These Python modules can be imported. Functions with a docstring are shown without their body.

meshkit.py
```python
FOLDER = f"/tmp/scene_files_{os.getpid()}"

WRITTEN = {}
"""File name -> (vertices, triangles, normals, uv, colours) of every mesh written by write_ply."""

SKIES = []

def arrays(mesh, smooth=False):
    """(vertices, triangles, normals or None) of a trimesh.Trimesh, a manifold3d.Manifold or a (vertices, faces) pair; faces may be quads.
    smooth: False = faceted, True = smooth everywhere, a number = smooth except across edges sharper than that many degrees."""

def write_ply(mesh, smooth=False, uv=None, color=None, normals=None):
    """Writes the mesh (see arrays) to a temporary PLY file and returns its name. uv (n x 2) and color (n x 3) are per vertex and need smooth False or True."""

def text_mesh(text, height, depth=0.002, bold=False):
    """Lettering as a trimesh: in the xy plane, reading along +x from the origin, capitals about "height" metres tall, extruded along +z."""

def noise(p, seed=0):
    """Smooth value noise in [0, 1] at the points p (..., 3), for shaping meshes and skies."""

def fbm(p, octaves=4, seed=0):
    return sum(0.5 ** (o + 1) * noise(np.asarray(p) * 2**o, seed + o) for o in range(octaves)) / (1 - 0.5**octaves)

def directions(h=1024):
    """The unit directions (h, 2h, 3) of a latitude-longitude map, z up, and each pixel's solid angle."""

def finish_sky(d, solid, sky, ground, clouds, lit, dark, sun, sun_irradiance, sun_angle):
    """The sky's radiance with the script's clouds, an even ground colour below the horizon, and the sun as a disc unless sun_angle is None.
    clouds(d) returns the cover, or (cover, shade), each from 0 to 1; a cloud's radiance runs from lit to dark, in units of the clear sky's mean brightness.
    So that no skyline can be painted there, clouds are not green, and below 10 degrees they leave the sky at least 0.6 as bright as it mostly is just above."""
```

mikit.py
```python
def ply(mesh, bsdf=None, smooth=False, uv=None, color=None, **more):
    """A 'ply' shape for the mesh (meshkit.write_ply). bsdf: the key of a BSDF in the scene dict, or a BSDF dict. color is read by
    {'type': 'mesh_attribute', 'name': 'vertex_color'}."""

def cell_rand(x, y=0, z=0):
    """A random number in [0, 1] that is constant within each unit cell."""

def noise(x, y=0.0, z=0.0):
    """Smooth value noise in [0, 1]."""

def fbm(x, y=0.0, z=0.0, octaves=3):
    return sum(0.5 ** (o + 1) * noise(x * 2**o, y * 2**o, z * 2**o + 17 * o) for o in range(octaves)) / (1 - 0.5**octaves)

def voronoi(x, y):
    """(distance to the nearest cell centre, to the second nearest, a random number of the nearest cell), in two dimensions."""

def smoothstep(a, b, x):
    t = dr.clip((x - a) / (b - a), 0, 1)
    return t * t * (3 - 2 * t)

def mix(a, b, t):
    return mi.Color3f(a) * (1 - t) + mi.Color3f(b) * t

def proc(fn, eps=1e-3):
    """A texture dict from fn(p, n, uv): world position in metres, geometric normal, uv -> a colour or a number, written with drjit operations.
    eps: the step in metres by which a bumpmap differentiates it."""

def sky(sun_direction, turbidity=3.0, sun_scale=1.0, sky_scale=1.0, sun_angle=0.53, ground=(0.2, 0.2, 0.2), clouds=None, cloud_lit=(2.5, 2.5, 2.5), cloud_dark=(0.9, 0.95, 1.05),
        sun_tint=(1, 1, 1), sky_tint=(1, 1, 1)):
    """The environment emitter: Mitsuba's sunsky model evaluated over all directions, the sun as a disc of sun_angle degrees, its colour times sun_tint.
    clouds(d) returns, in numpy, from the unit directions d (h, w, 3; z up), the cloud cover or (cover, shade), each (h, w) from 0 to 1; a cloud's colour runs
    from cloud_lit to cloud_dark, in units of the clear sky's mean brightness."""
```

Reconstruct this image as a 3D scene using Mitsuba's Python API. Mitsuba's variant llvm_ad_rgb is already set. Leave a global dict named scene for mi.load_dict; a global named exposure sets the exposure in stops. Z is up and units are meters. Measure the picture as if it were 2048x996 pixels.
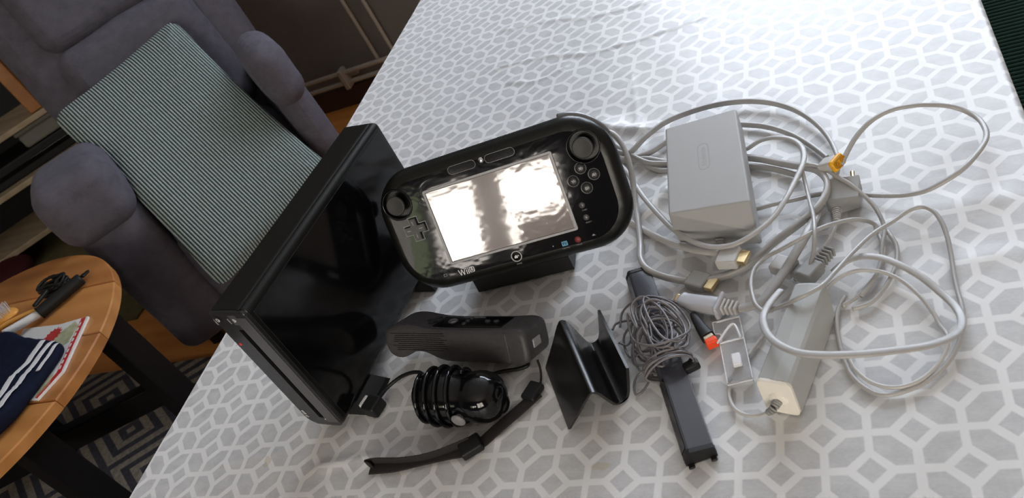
import math, random
import numpy as np, trimesh, drjit as dr, mitsuba as mi
import manifold3d as m3
from shapely.geometry import Polygon, Point, LineString, box as sbox
from shapely import affinity
import mikit, meshkit
from mikit import proc, noise, fbm, voronoi, cell_rand, smoothstep, mix
random.seed(7); rng = np.random.default_rng(7)
T4 = mi.ScalarTransform4f
TZ = 0.74                      # height of the table top above the floor
scene, labels = {}, {}
# ------------------------------------------------------------------ camera, light, exposure
exposure = -1.88
FWD = np.array([-0.43852, 0.68469, -0.58215]); UPV = np.array([0.16634, 0.69839, 0.69612])
EYE = np.array([0, 0, 0.53512 + TZ])
scene['camera'] = {'type': 'thinlens', 'aperture_radius': 0.0011, 'focus_distance': 0.95, 'fov': 64.618, 'fov_axis': 'x', 'near_clip': 0.01, 'far_clip': 100.0,
                   'to_world': T4().look_at(origin=EYE.tolist(), target=(EYE + FWD).tolist(), up=UPV.tolist())}
FAR_WINDOW = [31.0, 34.5, 39.5]      # overcast daylight in the panes of the far window (cool)
NEAR_WINDOW = [48.0, 44.0, 40.0]     # the garden-side window (warmer)
SIDE_WINDOW = [39.0, 36.0, 31.5]     # the wider garden-side window behind the photographer
GARDEN_PANE = [6.0, 7.2, 4.0]        # the pane that looks on the lawn
# ------------------------------------------------------------------ materials
def mat(key, color, rough=0.5, spec=0.5, two=True, bump=None, **kw):
    c = color if isinstance(color, dict) else {'type': 'rgb', 'value': list(map(float, color))}
    b = {'type': 'principled', 'base_color': c, 'roughness': rough, 'specular': spec, **kw}
    if bump: b = {'type': 'bumpmap', 'arbitrary': bump[0], 'scale': bump[1], 'bsdf': b}
    scene[key] = {'type': 'twosided', 'bsdf': b} if two else b
    return key
LA, LPX, LPY = 0.03049, 0.6822 + 1, 0.2520      # the printed lattice of the tablecloth
def cloth_print(p, n, uv):
    x, y = uv.x / LA + LPX, uv.y / LA + LPY
    wob = noise(uv.x * 60, uv.y * 60) - 0.5
    u, v = (x + y - 1) / 2, (x - y - 1) / 2
    fu, fv = u - dr.round(u), v - dr.round(v)
    dx, dy = dr.abs(fu + fv), dr.abs(fu - fv)
    a, b, r = dr.maximum(dx, dy), dr.minimum(dx, dy), 0.47
    d = dr.minimum(dr.select(a > r, b, dr.sqrt(dr.square(a - r) + b * b)), dr.abs(dx + dy - r) * 0.7071)
    line = 1 - smoothstep(0.075, 0.125, d + 0.02 * wob)
    heather = fbm(uv.x * 420, uv.y * 900, 0, 2) * 0.5 + noise(uv.x * 90, uv.y * 160) * 0.5
    fill = mix([0.42, 0.422, 0.425], [0.53, 0.53, 0.53], heather)
    base = mix(fill, [0.665, 0.665, 0.66], line)
    for sx, sy, rx, ry in ((-0.2545, 0.3417, 0.010, 0.004), (-0.629, 0.368, 0.005, 0.006)):     # two small brown stains
        q = dr.square((uv.x - sx) / rx) + dr.square((uv.y - sy) / ry) + 0.9 * (noise(uv.x * 300, uv.y * 300) - 0.5)
        base = mix(base, [0.42, 0.36, 0.24], 0.45 * (1 - smoothstep(0.5, 1.1, q)))
    return base
mat('m_cloth', proc(cloth_print), 0.40, 0.42)
def weave(base, dark, s):
    return proc(lambda p, n, uv: mix(dark, base, fbm(p.x * s, p.y * s, p.z * s, 3) * 0.75 + 0.25 * noise(p.x * s * 6, p.y * s * 6, p.z * s * 6)))
mat('m_chair', weave([0.132, 0.125, 0.150], [0.074, 0.070, 0.088], 42), 0.9, 0.15, sheen=0.4)
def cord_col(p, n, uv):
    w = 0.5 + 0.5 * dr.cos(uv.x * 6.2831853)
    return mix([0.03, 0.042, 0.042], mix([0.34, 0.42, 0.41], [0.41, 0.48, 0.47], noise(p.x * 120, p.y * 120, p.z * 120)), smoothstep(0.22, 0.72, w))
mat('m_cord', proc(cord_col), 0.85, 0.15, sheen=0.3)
def boards(light, dark, ring):
    def fn(p, n, uv):
        g = fbm(p.x * 3.0 + 7, p.y * 42, p.z * 42, 3)
        s = 0.5 + 0.5 * dr.sin(p.y * 90 + 7 * noise(p.x * 2.2, p.y * 9, p.z * 9))
        return mix(dark, light, 0.55 * g + 0.45 * s) * (0.85 + 0.3 * noise(p.x * 1.3, p.y * 7, 3.0))
    return proc(fn)
mat('m_pine', boards([0.47, 0.20, 0.058], [0.32, 0.12, 0.032], 1), 0.42, 0.5)
mat('m_pine_b', boards([0.54, 0.245, 0.078], [0.40, 0.165, 0.046], 2), 0.42, 0.5)
mat('m_floor', boards([0.72, 0.30, 0.075], [0.55, 0.21, 0.05], 3), 0.45, 0.4)
mat('m_birch', boards([0.50, 0.40, 0.27], [0.36, 0.27, 0.17], 4), 0.5, 0.4)
mat('m_legs', [0.005, 0.005, 0.0055], 0.45, 0.22)
def rug_col(p, n, uv):
    a, b = (p.x + 2.09) / 0.40, (p.y - 1.01) / 0.27
    u, v = a - dr.round(a), b - dr.round(b)
    d = (dr.abs(u) + dr.abs(v)) * 5.0
    a2, b2 = a + 0.5, b + 0.5
    d2 = (dr.abs(a2 - dr.round(a2)) + dr.abs(b2 - dr.round(b2))) * 5.0
    d = dr.minimum(d, d2)
    s = smoothstep(0.36, 0.46, dr.abs(d - dr.floor(d) - 0.5) * 2 * 0.85)
    grain = fbm(p.x * 160, p.y * 160, 0, 2)
    return mix([0.045, 0.045, 0.055], [0.22, 0.19, 0.16], s) * (0.65 + 0.7 * grain)
mat('m_rug', proc(rug_col), 0.95, 0.1)
mat('m_olive', weave([0.17, 0.145, 0.07], [0.09, 0.08, 0.04], 30), 0.95, 0.1)
mat('m_wall', weave([0.165, 0.158, 0.148], [0.14, 0.133, 0.125], 8), 0.55, 0.4)
mat('m_room', [0.42, 0.40, 0.37], 0.9, 0.2)
mat('m_nearwall', [0.07, 0.065, 0.06], 0.9, 0.2)
mat('m_ceil', [0.60, 0.59, 0.57], 0.9, 0.2)
mat('m_pipe', [0.40, 0.37, 0.32], 0.45, 0.5)
mat('m_skirt', [0.05, 0.025, 0.015], 0.5, 0.4)
mat('m_boxgrey', [0.20, 0.20, 0.17], 0.6, 0.3)
mat('m_white', [0.8, 0.8, 0.78], 0.5, 0.4)
film = proc(lambda p, n, uv: fbm(p.x * 90 + 3 * noise(p.x * 40, p.z * 40), p.y * 120, p.z * 150, 2), eps=4e-4)
mat('m_gloss', [0.005, 0.005, 0.006], 0.05, 0.38, bump=(film, 0.00005))
mat('m_pgloss', [0.003, 0.003, 0.0035], 0.08, 0.4)
mat('m_satin', [0.004, 0.0043, 0.0036], 0.32, 0.3)
mat('m_side', [0.002, 0.002, 0.0024], 0.10, 0.4)
mat('m_black', [0.008, 0.008, 0.008], 0.5, 0.3)
mat('m_rubber', weave([0.05, 0.047, 0.049], [0.030, 0.028, 0.029], 300), 0.5, 0.4)
mat('m_strap', weave([0.03, 0.026, 0.026], [0.012, 0.011, 0.011], 900), 0.8, 0.2)
mat('m_fascia', [0.016, 0.016, 0.018], 0.2, 0.4)
mat('m_stripe', [0.05, 0.048, 0.052], 0.3, 0.5)
mat('m_slot', [0.001, 0.001, 0.001], 0.8, 0.1)
mat('m_screen', [0.17, 0.146, 0.14], 0.05, 1.0, bump=(film, 0.00006), clearcoat=1.0, clearcoat_gloss=0.97)
mat('m_bezel', [0.16, 0.16, 0.165], 0.3, 0.5, metallic=0.6)
mat('m_btn', [0.022, 0.022, 0.023], 0.3, 0.4)
mat('m_stick', [0.018, 0.0175, 0.017], 0.5, 0.4)
mat('m_chrome', [0.75, 0.75, 0.76], 0.15, 0.5, metallic=1.0)
mat('m_ink', [0.55, 0.55, 0.56], 0.5, 0.4)
mat('m_inkdim', [0.25, 0.25, 0.26], 0.5, 0.4)
mat('m_blue', [0.10, 0.30, 0.45], 0.5, 0.4)
mat('m_red', [0.45, 0.03, 0.03], 0.4, 0.5)
mat('m_redd', [0.16, 0.02, 0.02], 0.4, 0.4)
mat('m_clearedge', [0.72, 0.72, 0.74], 0.25, 0.7)
mat('m_orange', [0.85, 0.07, 0.015], 0.45, 0.4)
mat('m_ivory', [0.68, 0.62, 0.48], 0.5, 0.4)
mat('m_cable', [0.36, 0.352, 0.34], 0.38, 0.55)
mat('m_cable_b', [0.46, 0.45, 0.435], 0.4, 0.5)
mat('m_sbwire', [0.145, 0.135, 0.14], 0.4, 0.5)
mat('m_grey', [0.34, 0.342, 0.34], 0.5, 0.45)
mat('m_greyd', [0.29, 0.29, 0.28], 0.5, 0.45)
mat('m_brick', [0.37, 0.375, 0.36], 0.5, 0.45)
mat('m_cap', [0.74, 0.70, 0.62], 0.5, 0.4)
mat('m_yellow', [0.72, 0.36, 0.01], 0.4, 0.5)
mat('m_gold', [0.75, 0.58, 0.32], 0.25, 0.5, metallic=1.0)
mat('m_lilac', [0.42, 0.42, 0.45], 0.3, 0.5)
mat('m_bar', [0.045, 0.045, 0.055], 0.22, 0.5)
mat('m_navy', weave([0.007, 0.010, 0.028], [0.003, 0.005, 0.014], 120), 0.85, 0.15)
mat('m_stripew', [0.62, 0.62, 0.64], 0.8, 0.2)
mat('m_paper', [0.72, 0.72, 0.70], 0.35, 0.4)
mat('m_leafp', proc(lambda p, n, uv: mix([0.30, 0.32, 0.16], [0.55, 0.56, 0.42], fbm(p.x * 70, p.y * 70, 0, 3))), 0.4, 0.4)
mat('m_amber', [0.75, 0.36, 0.08], 0.25, 0.5)
mat('m_rod', [0.62, 0.62, 0.62], 0.3, 0.5)
mat('m_green', weave([0.012, 0.030, 0.022], [0.006, 0.016, 0.012], 60), 0.9, 0.1)
mat('m_stickg', [0.17, 0.165, 0.17], 0.45, 0.5)
mat('m_standp', [0.006, 0.006, 0.006], 0.28, 0.45)
mat('m_yellowd', [0.45, 0.20, 0.005], 0.5, 0.4)
mat('m_maroon', [0.05, 0.006, 0.009], 0.7, 0.3)
scene['m_clear'] = {'type': 'blendbsdf', 'weight': 0.22, 'a': {'type': 'dielectric', 'int_ior': 1.49}, 'b': {'type': 'twosided', 'bsdf': {'type': 'diffuse', 'reflectance': {'type': 'rgb', 'value': [0.85, 0.85, 0.86]}}}}
mat('m_cafe', [0.30, 0.26, 0.24], 0.9, 0.1)
scene['m_lace'] = {'type': 'principledthin', 'base_color': {'type': 'rgb', 'value': [0.9, 0.88, 0.85]}, 'roughness': 0.9, 'diff_trans': 1.1, 'spec_trans': 0.0}
# ------------------------------------------------------------------ mesh helpers
def num(key):
    if key not in scene and key not in labels: return key
    i = 1
    while f'{key}_{i:03d}' in scene or f'{key}_{i:03d}' in labels: i += 1
    return f'{key}_{i:03d}'
def thing(name, label, cat, group=None):
    k = num(name); labels[k] = {'label': label, 'category': cat}
    if group: labels[k]['group'] = group
    return k
def put(parent, name, mesh, m, smooth=35, label=None, uv=None, **kw):
    k = num(f'{parent}__{name}' if parent else name)
    scene[k] = mikit.ply(mesh, m, smooth, uv=uv, **kw)
    if label: labels[k] = {'label': label}
    return k
def struct(name, mesh, m, smooth=False, label=None, uv=None, **kw):
    scene[name] = mikit.ply(mesh, m, smooth, uv=uv, **kw)
    labels[name] = {'kind': 'structure'}
    if label: labels[name]['label'] = label
    return name
def tm(man):
    m = man.to_mesh(); return trimesh.Trimesh(np.array(m.vert_properties[:, :3]), np.array(m.tri_verts), process=False)
def mf(t):
    return m3.Manifold(m3.Mesh(np.asarray(t.vertices, np.float32), np.asarray(t.faces, np.uint32)))
def cat(*ms): return trimesh.util.concatenate([m for m in ms if m is not None])
def rbox(sx, sy, sz, r=0.002, c=(0, 0, 0), seg=12):
    """box with rounded edges, centred at c"""
    s = m3.Manifold.sphere(r, seg)
    return tm(m3.Manifold.batch_hull([s.translate([x * (sx / 2 - r) + c[0], y * (sy / 2 - r) + c[1], z * (sz / 2 - r) + c[2]]) for x in (-1, 1) for y in (-1, 1) for z in (-1, 1)]))
def bx(x0, x1, y0, y1, z0, z1):
    return trimesh.creation.box((x1 - x0, y1 - y0, z1 - z0), trimesh.transformations.translation_matrix([(x0 + x1) / 2, (y0 + y1) / 2, (z0 + z1) / 2]))
def hullpts(P): return tm(m3.Manifold.hull_points(np.asarray(P, float)))
def frame(o, ex, ey, ez):
    M = np.eye(4); M[:3, 0], M[:3, 1], M[:3, 2], M[:3, 3] = ex, ey, ez, o; return M
def at(mesh, M): m = mesh.copy(); m.apply_transform(M); return m
def up(mesh, z=TZ): m = mesh.copy(); m.apply_translation([0, 0, z]); return m
def extr(poly, h, z=0.0):
    gs = getattr(poly, 'geoms', [poly]); ms = [trimesh.creation.extrude_polygon(g, h, engine='earcut') for g in gs]
    m = cat(*ms); m.apply_translation([0, 0, z]); return m
def spline(P, n=8):
    P = np.asarray(P, float); Q = np.vstack([2 * P[0] - P[1], P, 2 * P[-1] - P[-2]]); out = []
    for i in range(1, len(Q) - 2):
        p0, p1, p2, p3 = Q[i - 1], Q[i], Q[i + 1], Q[i + 2]
        d = [max(np.linalg.norm(b - a), 1e-6) ** 0.5 for a, b in ((p0, p1), (p1, p2), (p2, p3))]
        t0, t1 = 0, d[0]; t2, t3 = t1 + d[1], t1 + d[1] + d[2]
        for t in np.linspace(t1, t2, n, endpoint=False):
            A1 = (t1 - t) / (t1 - t0) * p0 + (t - t0) / (t1 - t0) * p1; A2 = (t2 - t) / (t2 - t1) * p1 + (t - t1) / (t2 - t1) * p2; A3 = (t3 - t) / (t3 - t2) * p2 + (t - t2) / (t3 - t2) * p3
            B1 = (t2 - t) / (t2 - t0) * A1 + (t - t0) / (t2 - t0) * A2; B2 = (t3 - t) / (t3 - t1) * A2 + (t - t1) / (t3 - t1) * A3
            out.append((t2 - t) / (t2 - t1) * B1 + (t - t1) / (t2 - t1) * B2)
    out.append(P[-1]); return np.array(out)
def tube(P, w, h=None, n=8, sides=10, upv=(0, 0, 1), raw=False, sq=1.0):
    """swept cable: w across, h along upv (half sizes are w/2, h/2); sq<1 squares the section"""
    h = w if h is None else h; C = np.asarray(P, float) if raw else spline(P, n)
    t = np.gradient(C, axis=0); t /= np.linalg.norm(t, axis=1, keepdims=True) + 1e-12
    s = np.cross(np.broadcast_to(upv, t.shape), t); L = np.linalg.norm(s, axis=1, keepdims=True)
    s = np.where(L > 1e-3, s / np.maximum(L, 1e-9), [1.0, 0, 0]); nrm = np.cross(t, s)
    a = np.arange(sides) * 2 * np.pi / sides; ca, sa = np.cos(a), np.sin(a)
    ca, sa = np.sign(ca) * np.abs(ca) ** sq, np.sign(sa) * np.abs(sa) ** sq
    w_, h_ = (np.interp(np.linspace(0, 1, len(C)), np.linspace(0, 1, np.size(q)), np.atleast_1d(q)) for q in (w, h))
    V = C[:, None] + (w_[:, None] / 2 * ca)[..., None] * s[:, None] + (h_[:, None] / 2 * sa)[..., None] * nrm[:, None]
    m = len(C); F = []
    i, j = np.meshgrid(np.arange(m - 1), np.arange(sides), indexing='ij'); q = np.stack([i * sides + j, i * sides + (j + 1) % sides, (i + 1) * sides + (j + 1) % sides, (i + 1) * sides + j], -1).reshape(-1, 4)
    F = np.vstack([q[:, [0, 1, 2]], q[:, [0, 2, 3]]]); V = V.reshape(-1, 3)
    k = len(V); V = np.vstack([V, C[0], C[-1]]); e = np.arange(sides)
    F = np.vstack([F, np.stack([e * 0 + k, (e + 1) % sides, e], 1), np.stack([e * 0 + k + 1, (m - 1) * sides + e, (m - 1) * sides + (e + 1) % sides], 1)])
    return trimesh.Trimesh(V, F, process=False)
def lathe(prof, n=32, M=None):
    m = trimesh.creation.revolve(np.asarray(prof, float), sections=n)
    if M is not None: m.apply_transform(M)
    return m
def soft(poly_pts, h, r, N=140, k=4):
    """plan outline extruded by h along z with rounded top and bottom edges"""
    ls = LineString(list(poly_pts) + [poly_pts[0]]); P = np.array([ls.interpolate(i / N, normalized=True).coords[0] for i in range(N)])
    if Polygon(P).exterior.is_ccw is False: P = P[::-1]
    P = sum(np.roll(P, s, 0) * w for s, w in ((-2, 1), (-1, 2), (0, 3), (1, 2), (2, 1))) / 9
    t = np.roll(P, -1, 0) - np.roll(P, 1, 0); t /= np.linalg.norm(t, axis=1, keepdims=True); nn = np.stack([t[:, 1], -t[:, 0]], 1)
    rings = []
    for s in range(k + 1): a = s / k * np.pi / 2; rings.append((r * (1 - np.sin(a)), r * (1 - np.cos(a))))
    rings = rings + [(d, h - z) for d, z in rings[::-1]]
    V = np.vstack([np.c_[P - nn * d, np.full(N, z)] for d, z in rings]); F = []
    for a in range(len(rings) - 1):
        for b in range(N):
            c = (b + 1) % N; F += [[a * N + b, a * N + c, (a + 1) * N + c], [a * N + b, (a + 1) * N + c, (a + 1) * N + b]]
    cap = trimesh.creation.triangulate_polygon(Polygon(V[:N, :2]), engine='earcut')
    base = len(V); V = np.vstack([V, np.c_[cap[0], np.zeros(len(cap[0]))], np.c_[cap[0], np.full(len(cap[0]), h)]]); f = np.asarray(cap[1])
    a, b = cap[0][f[0, 1]] - cap[0][f[0, 0]], cap[0][f[0, 2]] - cap[0][f[0, 0]]
    if a[0] * b[1] - a[1] * b[0] < 0: f = f[:, ::-1]
    m = trimesh.Trimesh(V, np.vstack([F, f[:, ::-1] + base, f + base + len(cap[0])]), process=False); m.merge_vertices(); return m
def rrect(w, h, r, c=(0, 0)): return affinity.translate(sbox(-w / 2 + r, -h / 2 + r, w / 2 - r, h / 2 - r).buffer(r, 12), *c)
def text_at(t, height, M, depth=0.0004, bold=False, centre=True):
    m = meshkit.text_mesh(t, height, depth, bold)
    if centre: m.apply_translation([-m.bounds[:, 0].mean(), -m.bounds[:, 1].mean(), 0])
    return at(m, M)
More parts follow.
